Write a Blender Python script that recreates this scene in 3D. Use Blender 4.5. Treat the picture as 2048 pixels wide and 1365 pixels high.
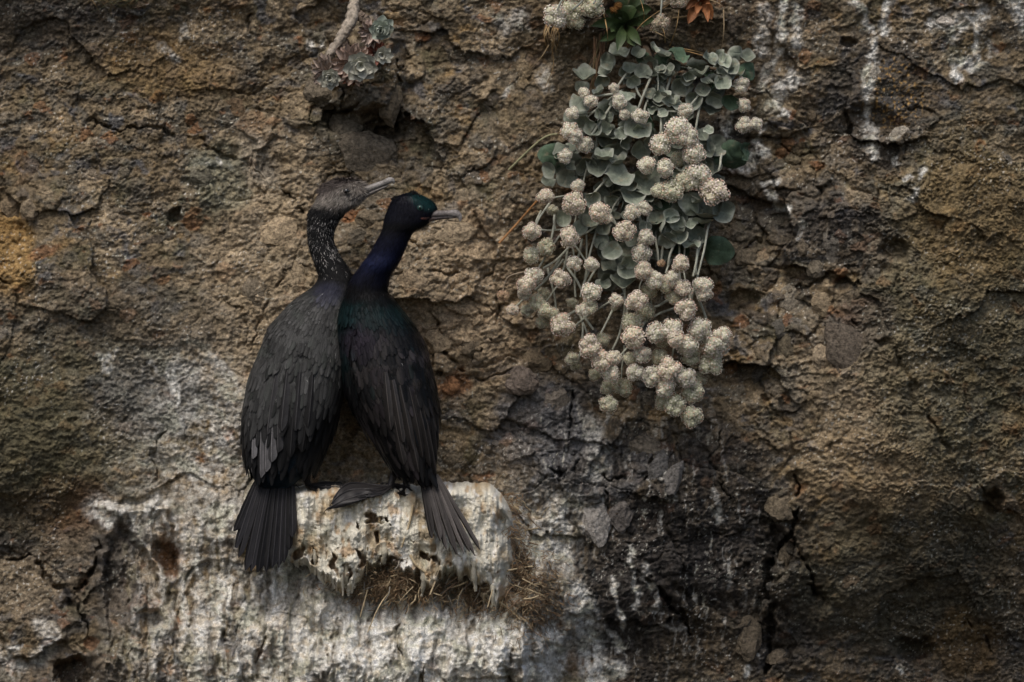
import bpy, bmesh, math, random
import numpy as np
from mathutils import Vector, Matrix, Quaternion

for o in list(bpy.data.objects):
    bpy.data.objects.remove(o)
scene = bpy.context.scene
R = math.radians
random.seed(7)
rng = np.random.default_rng(7)

# ------------------------------------------------------------------ camera
CAMD = 8.0                      # metres from the lens to the cliff plane
cam_d = bpy.data.cameras.new('camera')
cam = bpy.data.objects.new('camera', cam_d)
scene.collection.objects.link(cam)
cam.location = (0, -CAMD, 0)
cam.rotation_euler = (R(90), 0, 0)
cam_d.sensor_width = 36.0
cam_d.lens = 36.0 * CAMD / 2.048
cam_d.clip_end = 200.0
cam_d.clip_start = 0.1
scene.camera = cam
scene.render.resolution_x = 1024
scene.render.resolution_y = 682

# ------------------------------------------------------------------ sky and sun (soft overcast light)
SUN_EL, SUN_AZ = R(56), R(-22)          # azimuth measured from the camera side, negative is left
world = bpy.data.worlds.new('World')
scene.world = world
world.use_nodes = True
wn = world.node_tree
wn.nodes.clear()
w_out = wn.nodes.new('ShaderNodeOutputWorld')
w_bg = wn.nodes.new('ShaderNodeBackground')
w_sky = wn.nodes.new('ShaderNodeTexSky')
w_sky.sky_type = 'NISHITA'
w_sky.sun_disc = False
w_sky.sun_elevation = SUN_EL
w_sky.sun_rotation = R(180) + SUN_AZ * -1
w_sky.air_density = 1.0
w_sky.dust_density = 4.0
w_sky.ozone_density = 0.6
w_bg.inputs['Strength'].default_value = 0.10
wn.links.new(w_sky.outputs[0], w_bg.inputs[0])
wn.links.new(w_bg.outputs[0], w_out.inputs[0])

sun_l = bpy.data.lights.new('sun', 'SUN')
sun_l.energy = 1.35
sun_l.angle = R(24)
sun_l.color = (1.0, 0.95, 0.88)
sun = bpy.data.objects.new('sun', sun_l)
scene.collection.objects.link(sun)
sd = Vector((math.sin(SUN_AZ) * math.cos(SUN_EL), -math.cos(SUN_AZ) * math.cos(SUN_EL), math.sin(SUN_EL)))
sun.rotation_euler = sd.to_track_quat('Z', 'Y').to_euler()
sun.location = sd * 6

vs = scene.view_settings
vs.view_transform = 'Standard'
vs.look = 'None'
vs.gamma = 1.0
vs.exposure = 0.22
vs.use_curve_mapping = False

# ------------------------------------------------------------------ small helpers
COL = scene.collection

def P(px, py, y=0.0):
    """A point at depth y (metres, negative is nearer) seen at photograph position px, py."""
    k = (CAMD + y) / CAMD / 1000.0
    return Vector(((px - 1024) * k, y, (682.5 - py) * k))

def Pn(px, py, y):
    k = (CAMD + y) / CAMD / 1000.0
    return np.stack([(px - 1024) * k, y + 0 * px, (682.5 - py) * k], -1)

def lin(r, g, b):
    f = lambda c: ((c / 255 + 0.055) / 1.055) ** 2.4 if c > 10 else c / 255 / 12.92
    return np.array([f(r), f(g), f(b)])

def sst(a, b, x):
    t = np.clip((x - a) / (b - a), 0, 1)
    return t * t * (3 - 2 * t)

def tag(o, label=None, cat=None, group=None, kind=None):
    if label: o['label'] = label
    if cat: o['category'] = cat
    if group: o['group'] = group
    if kind: o['kind'] = kind
    return o

def empty(name, loc):
    o = bpy.data.objects.new(name, None)
    o.empty_display_size = 0.02
    COL.objects.link(o)
    o.location = loc
    return o

def link(name, me, parent=None):
    o = bpy.data.objects.new(name, me)
    COL.objects.link(o)
    if parent is not None:
        o.parent = parent
        o.matrix_parent_inverse = Matrix.Translation(parent_world(parent)).inverted()
    return o

def parent_world(p):
    v = p.location.copy()
    # parents are only ever moved, never turned, before their parts are hung on them
    if p.parent is not None:
        v = v + Vector((0, 0, 0))
    return v

def mesh_np(name, verts, faces, mat=None, col=None, smooth=True):
    """faces: (n,3) or (n,4) integer array; col: (nv,3) linear colours."""
    me = bpy.data.meshes.new(name)
    verts = np.asarray(verts, np.float32).reshape(-1, 3)
    faces = np.asarray(faces, np.int32)
    nf, k = faces.shape
    me.vertices.add(len(verts)); me.vertices.foreach_set('co', verts.ravel())
    me.loops.add(nf * k); me.loops.foreach_set('vertex_index', faces.ravel())
    me.polygons.add(nf)
    me.polygons.foreach_set('loop_start', np.arange(0, nf * k, k, dtype=np.int32))
    me.polygons.foreach_set('use_smooth', np.full(nf, smooth))
    me.update(calc_edges=True)
    if col is not None:
        a = me.color_attributes.new('tint', 'FLOAT_COLOR', 'POINT')
        c = np.ones((len(verts), 4), np.float32); c[:, :3] = np.clip(col, 0, 1)
        a.data.foreach_set('color', c.ravel())
    if mat: me.materials.append(mat)
    return me

def grid_faces(nr, nc, wrap=False):
    i = np.arange(nr - 1)[:, None]; m = nc if wrap else nc - 1
    j = np.arange(m)[None, :]; j2 = (j + 1) % nc
    return np.stack([i * nc + j, i * nc + j2, (i + 1) * nc + j2, (i + 1) * nc + j], -1).reshape(-1, 4)

# numpy noise ------------------------------------------------------
np.seterr(over='ignore')
def h2(ix, iy, seed):
    ix = np.asarray(ix); iy = np.asarray(iy)
    n = (ix.astype(np.int32).astype(np.uint32) * np.uint32(374761393) + iy.astype(np.int32).astype(np.uint32) * np.uint32(668265263) + np.uint32((seed * 1442695041) & 0xFFFFFFFF))
    n = (n ^ (n >> np.uint32(13))) * np.uint32(1274126177)
    n = (n ^ (n >> np.uint32(15))) * np.uint32(2246822519)
    return ((n ^ (n >> np.uint32(16))) & np.uint32(0xFFFFFF)).astype(np.float32) / np.float32(0xFFFFFF)

def perlin(x, y, seed=0):
    ix = np.floor(x); iy = np.floor(y); fx = x - ix; fy = y - iy
    u = fx * fx * fx * (fx * (fx * 6 - 15) + 10); v = fy * fy * fy * (fy * (fy * 6 - 15) + 10)
    def g(dx, dy):
        a = h2(ix + dx, iy + dy, seed) * 6.2831853
        return np.cos(a) * (fx - dx) + np.sin(a) * (fy - dy)
    a = g(0, 0); b = g(1, 0); c = g(0, 1); d = g(1, 1)
    return ((a + (b - a) * u) * (1 - v) + (c + (d - c) * u) * v) * 1.5

def fbm(x, y, oct=4, seed=0, gain=0.5, lac=2.03):
    s = 0; a = 1.0; t = 0
    for i in range(oct):
        s = s + a * perlin(x, y, seed + i * 17); t += a
        x = x * lac + 5.2; y = y * lac + 1.3; a *= gain
    return s / t * 1.4

def ridged(x, y, oct=4, seed=0):
    s = 0; a = 1.0; t = 0
    for i in range(oct):
        s = s + a * (1 - np.abs(perlin(x, y, seed + i * 17)) * 2); t += a
        x = x * 2.07 + 3.1; y = y * 2.07 + 7.7; a *= 0.5
    return s / t

def worley(x, y, seed=0):
    """distance to the nearest border (f2-f1), and a tilted facet height per cell, and a cell id"""
    ix = np.floor(x); iy = np.floor(y)
    f1 = np.full(x.shape, 9.0); f2 = np.full(x.shape, 9.0)
    cid = np.zeros(x.shape); fac = np.zeros(x.shape)
    for dx in (-1, 0, 1):
        for dy in (-1, 0, 1):
            cx = ix + dx; cy = iy + dy
            px_ = cx + h2(cx, cy, seed); py_ = cy + h2(cx, cy, seed + 1)
            ex = x - px_; ey = y - py_
            d = np.sqrt(ex * ex + ey * ey)
            near = d < f1
            f2 = np.where(near, f1, np.minimum(f2, d))
            idc = h2(cx, cy, seed + 2)
            tx = h2(cx, cy, seed + 3) - 0.5; ty = h2(cx, cy, seed + 4) - 0.5
            fac = np.where(near, (idc - 0.5) + (ex * tx + ey * ty) * 1.6, fac)
            cid = np.where(near, idc, cid)
            f1 = np.where(near, d, f1)
    return f2 - f1, fac, cid

def seg_dist(X, Z, pts):
    """distance to a polyline and the position (0..1) along it"""
    best = np.full(X.shape, 1e9); par = np.zeros(X.shape)
    n = len(pts) - 1
    for i in range(n):
        (x0, y0), (x1, y1) = pts[i][:2], pts[i + 1][:2]
        dx, dy = x1 - x0, y1 - y0
        t = np.clip(((X - x0) * dx + (Z - y0) * dy) / (dx * dx + dy * dy + 1e-9), 0, 1)
        d = np.hypot(X - x0 - t * dx, Z - y0 - t * dy)
        m = d < best
        best = np.where(m, d, best); par = np.where(m, (i + t) / n, par)
    return best, par

def ell(X, Z, cx, cy, rx, ry, ang=0.0):
    c, s = math.cos(R(ang)), math.sin(R(ang))
    a = ((X - cx) * c + (Z - cy) * s) / rx; b = (-(X - cx) * s + (Z - cy) * c) / ry
    return np.sqrt(a * a + b * b)

# ------------------------------------------------------------------ materials
def node_mat(name, rough=0.9, spec=0.3):
    m = bpy.data.materials.new(name); m.use_nodes = True
    nt = m.node_tree; b = nt.nodes['Principled BSDF']
    b.inputs['Roughness'].default_value = rough
    b.inputs['Specular IOR Level'].default_value = spec
    return m, nt, b

def grain(nt, b, colsock, scale, amt, bump=0.4, bscale=None, dist=0.002, space='Object'):
    """procedural grain over a colour, plus fine relief"""
    tc = nt.nodes.new('ShaderNodeNewGeometry' if space == 'Position' else 'ShaderNodeTexCoord')
    n = nt.nodes.new('ShaderNodeTexNoise'); n.inputs['Scale'].default_value = scale
    n.inputs['Detail'].default_value = 6; n.inputs['Roughness'].default_value = 0.7
    nt.links.new(tc.outputs[space], n.inputs['Vector'])
    mr = nt.nodes.new('ShaderNodeMapRange')
    mr.inputs['From Min'].default_value = 0.3; mr.inputs['From Max'].default_value = 0.7
    mr.inputs['To Min'].default_value = 1 - amt; mr.inputs['To Max'].default_value = 1 + amt
    nt.links.new(n.outputs['Fac'], mr.inputs['Value'])
    mx = nt.nodes.new('ShaderNodeVectorMath'); mx.operation = 'MULTIPLY'
    nt.links.new(colsock, mx.inputs[0]); nt.links.new(mr.outputs[0], mx.inputs[1])
    nt.links.new(mx.outputs[0], b.inputs['Base Color'])
    n2 = nt.nodes.new('ShaderNodeTexNoise'); n2.inputs['Scale'].default_value = bscale or scale
    n2.inputs['Detail'].default_value = 5; n2.inputs['Roughness'].default_value = 0.65
    nt.links.new(tc.outputs[space], n2.inputs['Vector'])
    bp = nt.nodes.new('ShaderNodeBump'); bp.inputs['Strength'].default_value = bump
    bp.inputs['Distance'].default_value = dist
    nt.links.new(n2.outputs['Fac'], bp.inputs['Height'])
    nt.links.new(bp.outputs[0], b.inputs['Normal'])
    return mx

def attr(nt, name='tint'):
    a = nt.nodes.new('ShaderNodeAttribute'); a.attribute_name = name
    return a.outputs['Color']

def objcol(nt):
    a = nt.nodes.new('ShaderNodeObjectInfo')
    return a.outputs['Color']

M = {}
m, nt, b = node_mat('cliff_rock', 0.92, 0.18); grain(nt, b, attr(nt), 240, 0.55, 1.0, 300, 0.0032); M['cliff'] = m
m, nt, b = node_mat('stone', 0.9, 0.2); grain(nt, b, objcol(nt), 150, 0.75, 1.0, 110, 0.007, 'Position'); M['stone'] = m
m, nt, b = node_mat('guano_crust', 0.9, 0.2); grain(nt, b, attr(nt), 240, 0.2, 0.65, 300, 0.002); M['guano'] = m
# ------------------------------------------------------------------ cliff: one relief sheet that goes on far outside the frame
def axis(lo, hi, step, far, grow):
    a = list(np.arange(lo, hi + step, step))
    s = step; x = a[-1]
    while x < far: s *= grow; x += s; a.append(x)
    s = step; x = lo; L = []
    while x > lo - (far - hi): s *= grow; x -= s; L.append(x)
    return np.array(L[::-1] + a)

gx = axis(-70, 2118, 2.05, 5200, 1.06)
gz = axis(-60, 1425, 2.05, 4300, 1.06)
X, Z = np.meshgrid(gx, gz)
X = X.astype(np.float32); Z = Z.astype(np.float32)

# soft wandering of all drawn features
wx = fbm(X / 90, Z / 90, 4, 3) * 26; wz = fbm(X / 90, Z / 90, 4, 31) * 26
Xw, Zw = X + wx, Z + wz
wx2 = fbm(X / 30, Z / 30, 3, 5) * 9; wz2 = fbm(X / 30, Z / 30, 3, 51) * 9
Xs, Zs = X + wx2, Z + wz2          # lighter warp

def blob(cx, cy, rx, ry, ang=0, soft=0.5, warp=True):
    d = ell(Xw if warp else X, Zw if warp else Z, cx, cy, rx, ry, ang)
    return sst(1 + soft, 1 - soft, d)

H = np.zeros_like(X)
# big forms
H += 0.030 * fbm(X / 420, Z / 420, 3, 1)
H += 0.05 * blob(380, 700, 420, 330, 0, 0.9)
H += 0.035 * blob(960, 480, 260, 330, 0, 0.9)
H -= 0.03 * blob(800, 850, 200, 160, 0, 0.7)                       # hollow behind the birds
H += 0.06 * sst(190, -160, Z) * sst(500, -100, X + Z)              # brow above the top left, added to shade the upper corner
H += 0.05 * sst(120, -200, Z)  # overhang past the top edge, added to block some sky
right = sst(1560, 1760, Xw + (Zw - 700) * -0.25)
H += 0.05 * right * sst(250, 700, Zw) * sst(1300, 1000, Zw)
H -= 0.09 * sst(880, 1420, Zw) * sst(1060, 1500, X)                # undercut lower right, shaped to face down and catch less sky
H -= 0.17 * sst(1650, 2250, X + (Z - 900) * 0.35)  # right side turned away so it takes less light
H -= 0.06 * sst(330, 60, X) * sst(880, 1080, Zw) * sst(1500, 1300, Zw)
H -= 0.06 * sst(1150, 1330, Zw) * sst(1100, 1240, Xw)
H -= 0.045 * blob(1300, 480, 220, 420, 8, 0.5)                     # pocket the buckwheat hangs in
H += 0.03 * blob(1310, 40, 260, 60, 0, 0.7)
# the shelf the nest stands on and the limed wall under it
top_line = np.interp(X, [0, 180, 190, 335, 350, 420, 500, 600, 1000, 1060, 1200], [1010, 1010, 1004, 1000, 960, 930, 950, 985, 985, 1040, 1120])
top_soft = np.interp(X, [0, 335, 360, 480, 600, 1000, 1080], [22, 22, 190, 170, 60, 40, 150])
side = sst(178, 212, Xs + 0.3 * wx) * sst(1210, 1050, Xw + (Zs - 1150) * 0.25)
shelf = sst(0, 1, (Zs + 0.35 * wz - top_line) / top_soft + 0.15) * side
H += (0.075 + 0.05 * sst(330, 480, X)) * shelf
H += 0.06 * shelf * sst(1150, 1330, Zw)
H += shelf * (0.035 * fbm(Xw / 110, Zw / 150, 3, 401) + 0.012 * fbm(Xw / 40, Zw / 75, 3, 411))
H -= 0.045 * sst(1.15, 0.75, ell(Xs, Zs, 240, 1150, 34, 105, 3)) * shelf / (shelf + 0.05)
H -= 0.04 * sst(1.2, 0.7, ell(Xs, Zs, 292, 1140, 16, 60, -20))
H -= 0.04 * sst(1.2, 0.6, ell(Xs, Zs, 300, 1240, 30, 22, 0))
H -= 0.08 * sst(1.2, 0.7, ell(Xs, Zs, 150, 1345, 38, 32, 0))
H -= 0.05 * sst(1.2, 0.7, ell(Xs, Zs, 335, 1115, 22, 40, -30))
# hollow and lump under the succulent
H += 0.075 * blob(742, 150, 62, 85, 8, 0.35)
H += 0.02 * blob(735, 90, 50, 40, 0, .4) * np.maximum(0, .5 + fbm(X / 18, Z / 18, 3, 9))
H -= 0.05 * sst(1.2, 0.75, ell(Xs, Zs, 735, 252, 75, 34, 5))
H -= 0.05 * sst(1.2, 0.75, ell(Xs, Zs, 662, 236, 20, 26, 0))
H -= 0.035 * sst(1.2, 0.75, ell(Xs, Zs, 775, 262, 28, 14, -25))
H -= 0.03 * sst(1.2, 0.6, ell(Xs, Zs, 350, 430, 14, 18, 0))
H -= 0.03 * sst(1.2, 0.6, ell(Xs, Zs, 1480, 605, 34, 26, 0))
H -= 0.035 * sst(1.2, 0.6, ell(Xs, Zs, 1740, 250, 60, 40, 0))
H -= 0.03 * sst(1.2, 0.6, ell(Xs, Zs, 1700, 85, 18, 10, 0))
H -= 0.04 * sst(1.2, 0.6, ell(Xs, Zs, 1790, 500, 30, 26, 0))
H -= 0.06 * sst(1.2, 0.5, ell(Xs, Zs, 1985, 1005, 22, 26, 0))
H -= 0.06 * sst(1.3, 0.5, ell(Xs, Zs, 1830, 1300, 40, 22, 0))
H -= 0.05 * sst(1.3, 0.5, ell(Xs, Zs, 1420, 180, 40, 60, 0))

# blocky clasts, stronger where the conglomerate is coarse
coarse = np.clip(0.30 + 0.9 * blob(1590, 560, 230, 300, 0, 0.6) + 0.6 * blob(1250, 1020, 330, 250, 0, 0.7)
                 + 0.55 * blob(760, 200, 260, 220, 0, 0.7) + 0.4 * blob(900, 640, 150, 220, 0, 0.7)
                 - 0.45 * blob(1760, 830, 200, 260, 0, 0.6) - 0.35 * blob(260, 760, 260, 200, 0, .6)
                 - 0.35 * shelf, 0.08, 1.4)
e1, f1_, c1 = worley(Xw / 175, Zw / 140, 11)
e2, f2_, c2 = worley(Xw / 62 + 9, Zw / 48, 21)
e3, f3_, c3 = worley(Xs / 27, Zs / 21, 41)
e4, f4_, c4 = worley(Xs / 12, Zs / 10, 61)
sparse2 = sst(0.35, 0.6, c2); sparse3 = sst(0.4, 0.6, c3)
H += (0.35 + .65 * coarse) * (0.036 * f1_ - 0.005 * sst(0.05, 0.0, e1) * sst(0.35, .6, h2(np.floor(c1 * 99), c1 * 0, 4)))
H += (.12 + coarse) * (0.018 * f2_ * sparse2 - 0.005 * sst(0.13, 0.0, e2) * sparse2)
H += (0.28 + 0.7 * coarse) * (0.0085 * f3_ * sparse3 - 0.003 * sst(0.16, 0.0, e3) * sparse3)
H += 0.0034 * f4_ * sst(0.3, 0.7, c4) * (0.5 + 0.6 * coarse)
# crumbly fractal relief
rough = 0.75 + 0.5 * fbm(X / 160, Z / 160, 2, 71)
H += 0.0125 * fbm(X / 80, Z / 62, 5, 81, 0.55) * rough
H += 0.0042 * ridged(Xs / 34, Zs / 22, 4, 91) * rough
H += 0.0036 * fbm(X / 8, Z / 7, 2, 96) * rough
grit = fbm(X / 15, Z / 12, 3, 98); H += 0.0035 * np.maximum(grit, 0) * (0.4 + sst(-.2, .3, fbm(X / 120, Z / 100, 2, 99)))
# flaky lips of the mudstone: small overlapping scales that drip downwards
flake = np.clip(0.25 + 0.9 * sst(1600, 1800, Xw + (Zw - 600) * -0.1) * sst(120, 300, Zw)
                + 0.6 * blob(280, 230, 230, 110, 0, 0.7) + 0.5 * blob(120, 1020, 130, 120, 0, .7), 0, 1.15) * (1 - 0.8 * shelf)
for sc, sdn, am in ((21, 101, 0.0058), (12, 111, 0.0034)):
    s = Zs / sc + 2.3 * fbm(X / (sc * 2.8), Z / (sc * 1.9), 3, sdn) + 0.8 * fbm(X / 13, Z / 13, 2, sdn + 3)
    fr = s - np.floor(s)
    saw = np.where(fr < 0.8, fr / 0.8, (1 - fr) / 0.2)
    H += am * flake * saw * (0.35 + 0.9 * sst(-0.3, 0.4, fbm(X / 55, Z / 40, 2, sdn + 7)))
# vertical runnels on the whitened wall
run = fbm(Xs / 24, Zs / 170, 4, 121)
low = sst(1120, 1220, Zw)
H += shelf * (0.014 + 0.012 * low) * run + shelf * 0.004 * ridged(Xs / 24, Zs / 50, 3, 131)
pit = fbm(Xw / 36, Zw / 95, 4, 141)
H -= shelf * low * 0.016 * sst(0.34, 0.6, pit)
# drawn cracks
cracks = [
    ([(165, 238), (240, 262), (300, 252), (350, 270), (400, 285), (455, 318), (520, 340), (575, 392), (612, 430)], 6, 0.020),
    ([(795, 90), (800, 150), (793, 210), (800, 262)], 7, 0.03),
    ([(505, 30), (500, 60), (512, 75)], 4, 0.015), ([(505, 165), (515, 200), (500, 240)], 3.5, 0.01),
    ([(640, 215), (690, 230), (720, 210)], 5, 0.02), ([(780, 290), (735, 330), (700, 360)], 6, 0.03),
    ([(600, 500), (560, 560), (520, 640), (500, 700)], 3.5, 0.012), ([(420, 520), (445, 600), (485, 625), (492, 680)], 3, 0.01),
    ([(0, 395), (20, 410), (40, 440)], 6, 0.02), ([(0, 560), (20, 565)], 5, 0.03), ([(300, 270), (310, 300), (330, 320)], 3, 0.01),
    ([(820, 470), (860, 540), (960, 560), (1010, 520)], 4, 0.015), ([(870, 640), (880, 700), (930, 740), (960, 700)], 6, 0.025),
    ([(950, 760), (1010, 745), (1045, 735), (1030, 790)], 5, 0.02), ([(1150, 750), (1145, 830), (1135, 900)], 6, 0.025),
    ([(1060, 930), (1090, 945), (1130, 950)], 6, 0.03), ([(1200, 950), (1255, 965), (1300, 955), (1310, 900)], 6, 0.025),
    ([(1215, 970), (1210, 1060), (1190, 1090)], 5, 0.02), ([(1440, 860), (1425, 930), (1460, 1000)], 5, 0.018),
    ([(1590, 955), (1600, 1010), (1580, 1070), (1610, 1120), (1640, 1190)], 8, 0.035), ([(1580, 1070), (1530, 1140), (1545, 1250), (1530, 1365)], 14, 0.05),
    ([(1590, 580), (1660, 560), (1720, 570)], 5, 0.02), ([(1705, 640), (1790, 700), (1830, 800), (1900, 900), (1985, 1000)], 10, 0.018),
    ([(1560, 290), (1630, 350), (1640, 390)], 5, 0.018), ([(1790, 200), (1880, 240), (1850, 270)], 4, 0.012),
    ([(1300, 1160), (1360, 1230), (1380, 1270)], 12, 0.04), ([(0, 1120), (60, 1110), (110, 1170), (170, 1230), (180, 1290)], 7, 0.03),
    ([(195, 1060), (190, 1140), (150, 1180)], 8, 0.03), ([(1390, 640), (1360, 700), (1420, 760)], 5, 0.02),
    ([(310, 980), (308, 900), (330, 860)], 4, 0.012), ([(990, 560), (1000, 620), (980, 690)], 4, 0.012),
    ([(1940, 1240), (1985, 1300)], 5, 0.03), ([(1610, 1170), (1625, 1175), (1650, 1200)], 5, 0.02),
]
for pts, w, dp in cracks:
    x0 = min(p[0] for p in pts) - 60; x1 = max(p[0] for p in pts) + 60
    y0 = min(p[1] for p in pts) - 60; y1 = max(p[1] for p in pts) + 60
    jx = np.where((gx > x0) & (gx < x1))[0]; jz = np.where((gz > y0) & (gz < y1))[0]
    sl = (slice(jz[0], jz[-1] + 1), slice(jx[0], jx[-1] + 1))
    d, t = seg_dist(X[sl] + wx2[sl] * 1.3, Z[sl] + wz2[sl] * 1.3, pts)
    ww = w * (0.45 + 0.8 * np.sin(np.pi * np.clip(t, 0.05, 0.95))) * (0.8 + 0.6 * fbm(X[sl] / 20, Z[sl] / 20, 2, 7))
    gap = sst(-0.25, 0.25, fbm(X[sl] / 38, Z[sl] / 38, 2, 19) + 0.15)
    H[sl] -= dp * sst(1.0, 0.15, d / np.maximum(ww, 0.6)) * gap
    H[sl] -= dp * 0.45 * sst(ww * 7, ww * 0.3, d) * sst(0.0, 0.3, fbm(X[sl] / 60, Z[sl] / 60, 2, 23))

def Hs(px, py):
    i = np.clip(np.searchsorted(gx, px) - 1, 0, len(gx) - 2); j = np.clip(np.searchsorted(gz, py) - 1, 0, len(gz) - 2)
    u = (px - gx[i]) / (gx[i + 1] - gx[i]); v = (py - gz[j]) / (gz[j + 1] - gz[j])
    return (H[j, i] * (1 - u) + H[j, i + 1] * u) * (1 - v) + (H[j + 1, i] * (1 - u) + H[j + 1, i + 1] * u) * v

def Hmax(px, py, r=14):
    return max(float(Hs(px + a, py + b_)) for a in (-r, 0, r) for b_ in (-r, 0, r))

# colour of the rock
def mixc(c, col, m):
    return c + (np.asarray(col) - c) * np.clip(m, 0, 1)[..., None]
tan = np.array([0.325, 0.256, 0.170]); brown = np.array([0.184, 0.141, 0.087]); greyb = np.array([0.142, 0.125, 0.098])
dark = np.array([0.062, 0.056, 0.052]); ochre = np.array([0.32, 0.20, 0.075]); olive = np.array([0.115, 0.105, 0.062])
rust = np.array([0.27, 0.115, 0.045]); slate = np.array([0.13, 0.132, 0.14]); pale = np.array([0.44, 0.40, 0.33]); white = np.array([0.80, 0.79, 0.74])
C = np.zeros(X.shape + (3,)) + brown
n1 = fbm(Xw / 150, Zw / 120, 4, 201); n2 = fbm(Xw / 60, Zw / 45, 4, 211); n3 = fbm(Xs / 22, Zs / 16, 3, 221); n4 = fbm(X / 9, Z / 8, 2, 231)
C = mixc(C, tan, sst(-0.1, 0.6, n1 + 0.4 * n2 + 0.3 * n3))
C = mixc(C, greyb, sst(-0.05, 0.4, n2 - 0.3 * n1 + 0.35 * n3))
C = mixc(C, ochre * .85, 0.5 * sst(0.25, 0.65, fbm(Xw / 80, Zw / 60, 4, 241) + 0.3 * n3))
C = mixc(C, olive, 0.7 * sst(0.15, 0.6, fbm(Xw / 100, Zw / 70, 4, 251) + 0.2 * n3))
C = mixc(C, slate * .9, 0.75 * sst(0.26, 0.56, fbm(Xw / 55, Zw / 45, 4, 261) + 0.25 * n3))
C = mixc(C, rust, 0.65 * sst(0.48, 0.75, fbm(Xs / 36, Zs / 26, 3, 271)))
# clasts keep a colour of their own
for c_, e_, k in ((c2, e2, 0.55 * sparse2 * np.clip(coarse, 0, 1)), (c3, e3, 0.5 * sparse3)):
    pick = (c_ * 37.7) % 1
    colr = np.where((pick < 0.3)[..., None], greyb * 1.1, np.where((pick < 0.5)[..., None], tan * 1.1, np.where((pick < 0.66)[..., None], dark * 1.4, np.where((pick < 0.74)[..., None], rust * 0.9, brown))))
    C = C + (colr - C) * (k * sst(0.0, 0.12, e_))[..., None]
# regions of tone: rock colours, plus shade painted into hollows and outer corners
def reg(col, amt, cx, cy, rx, ry, ang=0, soft=0.6, br=0.5):
    global C
    mk = blob(cx, cy, rx, ry, ang, soft)
    C = mixc(C, col, amt * sst(0.05, 0.75, mk * (1 + br * n2 + br * 0.7 * n3) ))
reg(tan * 1.15, 0.6, 540, 560, 130, 200, 15); reg(tan * 1.2, 0.55, 900, 560, 120, 150); reg(np.array([.38, .285, .185]), 0.5, 950, 640, 120, 160)
reg(tan * 1.1, 0.4, 560, 330, 110, 70, 25); reg(pale * 0.75, 0.45, 520, 320, 26, 60, -30); reg(np.array([.23, .235, .17]), 0.5, 440, 360, 60, 70)
reg(ochre, 0.8, 20, 510, 40, 90); reg(ochre * 0.95, 0.4, 330, 130, 130, 60, 10); reg(olive, 0.55, 170, 820, 220, 150, 0); reg(slate * 0.8, 0.5, 300, 800, 120, 70)
reg(greyb * 0.9, 0.5, 230, 640, 200, 80); reg(tan, 0.35, 700, 900, 110, 60); reg(brown, 0.5, 1120, 200, 120, 180)
reg(tan * 0.95, 0.5, 1740, 790, 110, 160, -20); reg(np.array([.29, .215, .125]), 0.5, 1740, 950, 140, 90); reg(olive * 1.1, 0.55, 1930, 620, 190, 330, 0)
reg(ochre * 0.8, 0.35, 1940, 440, 110, 130); reg(dark, 0.6, 1760, 200, 110, 130, 15); reg(dark, 0.5, 1600, 420, 90, 60); reg(dark * 1.1, 0.55, 1690, 480, 110, 60)
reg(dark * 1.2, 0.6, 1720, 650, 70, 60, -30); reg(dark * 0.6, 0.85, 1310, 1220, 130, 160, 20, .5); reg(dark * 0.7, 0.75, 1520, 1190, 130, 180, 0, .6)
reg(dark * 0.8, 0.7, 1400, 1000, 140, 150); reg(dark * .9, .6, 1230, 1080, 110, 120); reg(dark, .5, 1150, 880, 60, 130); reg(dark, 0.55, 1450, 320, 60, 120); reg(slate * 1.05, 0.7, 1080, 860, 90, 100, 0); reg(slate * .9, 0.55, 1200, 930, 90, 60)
reg(dark * 1.2, 0.5, 1900, 1250, 260, 150, 0, .7); reg(olive * 0.7, 0.5, 1800, 1150, 220, 140, 0); reg(ochre * 0.6, 0.5, 1930, 1290, 70, 60, 20); reg(brown * .8, .4, 1400, 1290, 80, 60)  # lower right: dark rock, with some corner shade painted in
reg(dark * 1.3, 0.45, 120, 1130, 160, 120); reg(rust * 0.45, 0.45, 130, 1010, 90, 60); reg(olive * 0.9, 0.5, 60, 900, 90, 160); reg(dark * 1.3, 0.5, 240, 1140, 45, 110); reg(dark * 1.3, 0.5, 90, 40, 170, 60, 0, .8)  # dark tones at left edge and hollow are partly painted shade
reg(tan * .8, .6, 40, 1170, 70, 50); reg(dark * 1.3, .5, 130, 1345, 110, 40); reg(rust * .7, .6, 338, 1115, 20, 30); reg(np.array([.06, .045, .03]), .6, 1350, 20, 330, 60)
reg(greyb * .8, .5, 745, 240, 90, 60); reg(rust * 1.1, .8, 700, 428, 26, 14, -30, .3); reg(rust, .6, 905, 765, 30, 26); reg(rust * .9, .5, 85, 495, 30, 14)
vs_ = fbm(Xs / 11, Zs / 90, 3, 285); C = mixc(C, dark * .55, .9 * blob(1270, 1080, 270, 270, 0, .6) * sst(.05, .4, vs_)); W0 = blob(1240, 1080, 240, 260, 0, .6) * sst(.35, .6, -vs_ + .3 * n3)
yl = blob(1790, 190, 60, 60) * sst(0.25, 0.5, fbm(X / 7, Z / 7, 2, 281)); C = mixc(C, ochre * 1.3, yl * .9)
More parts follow.
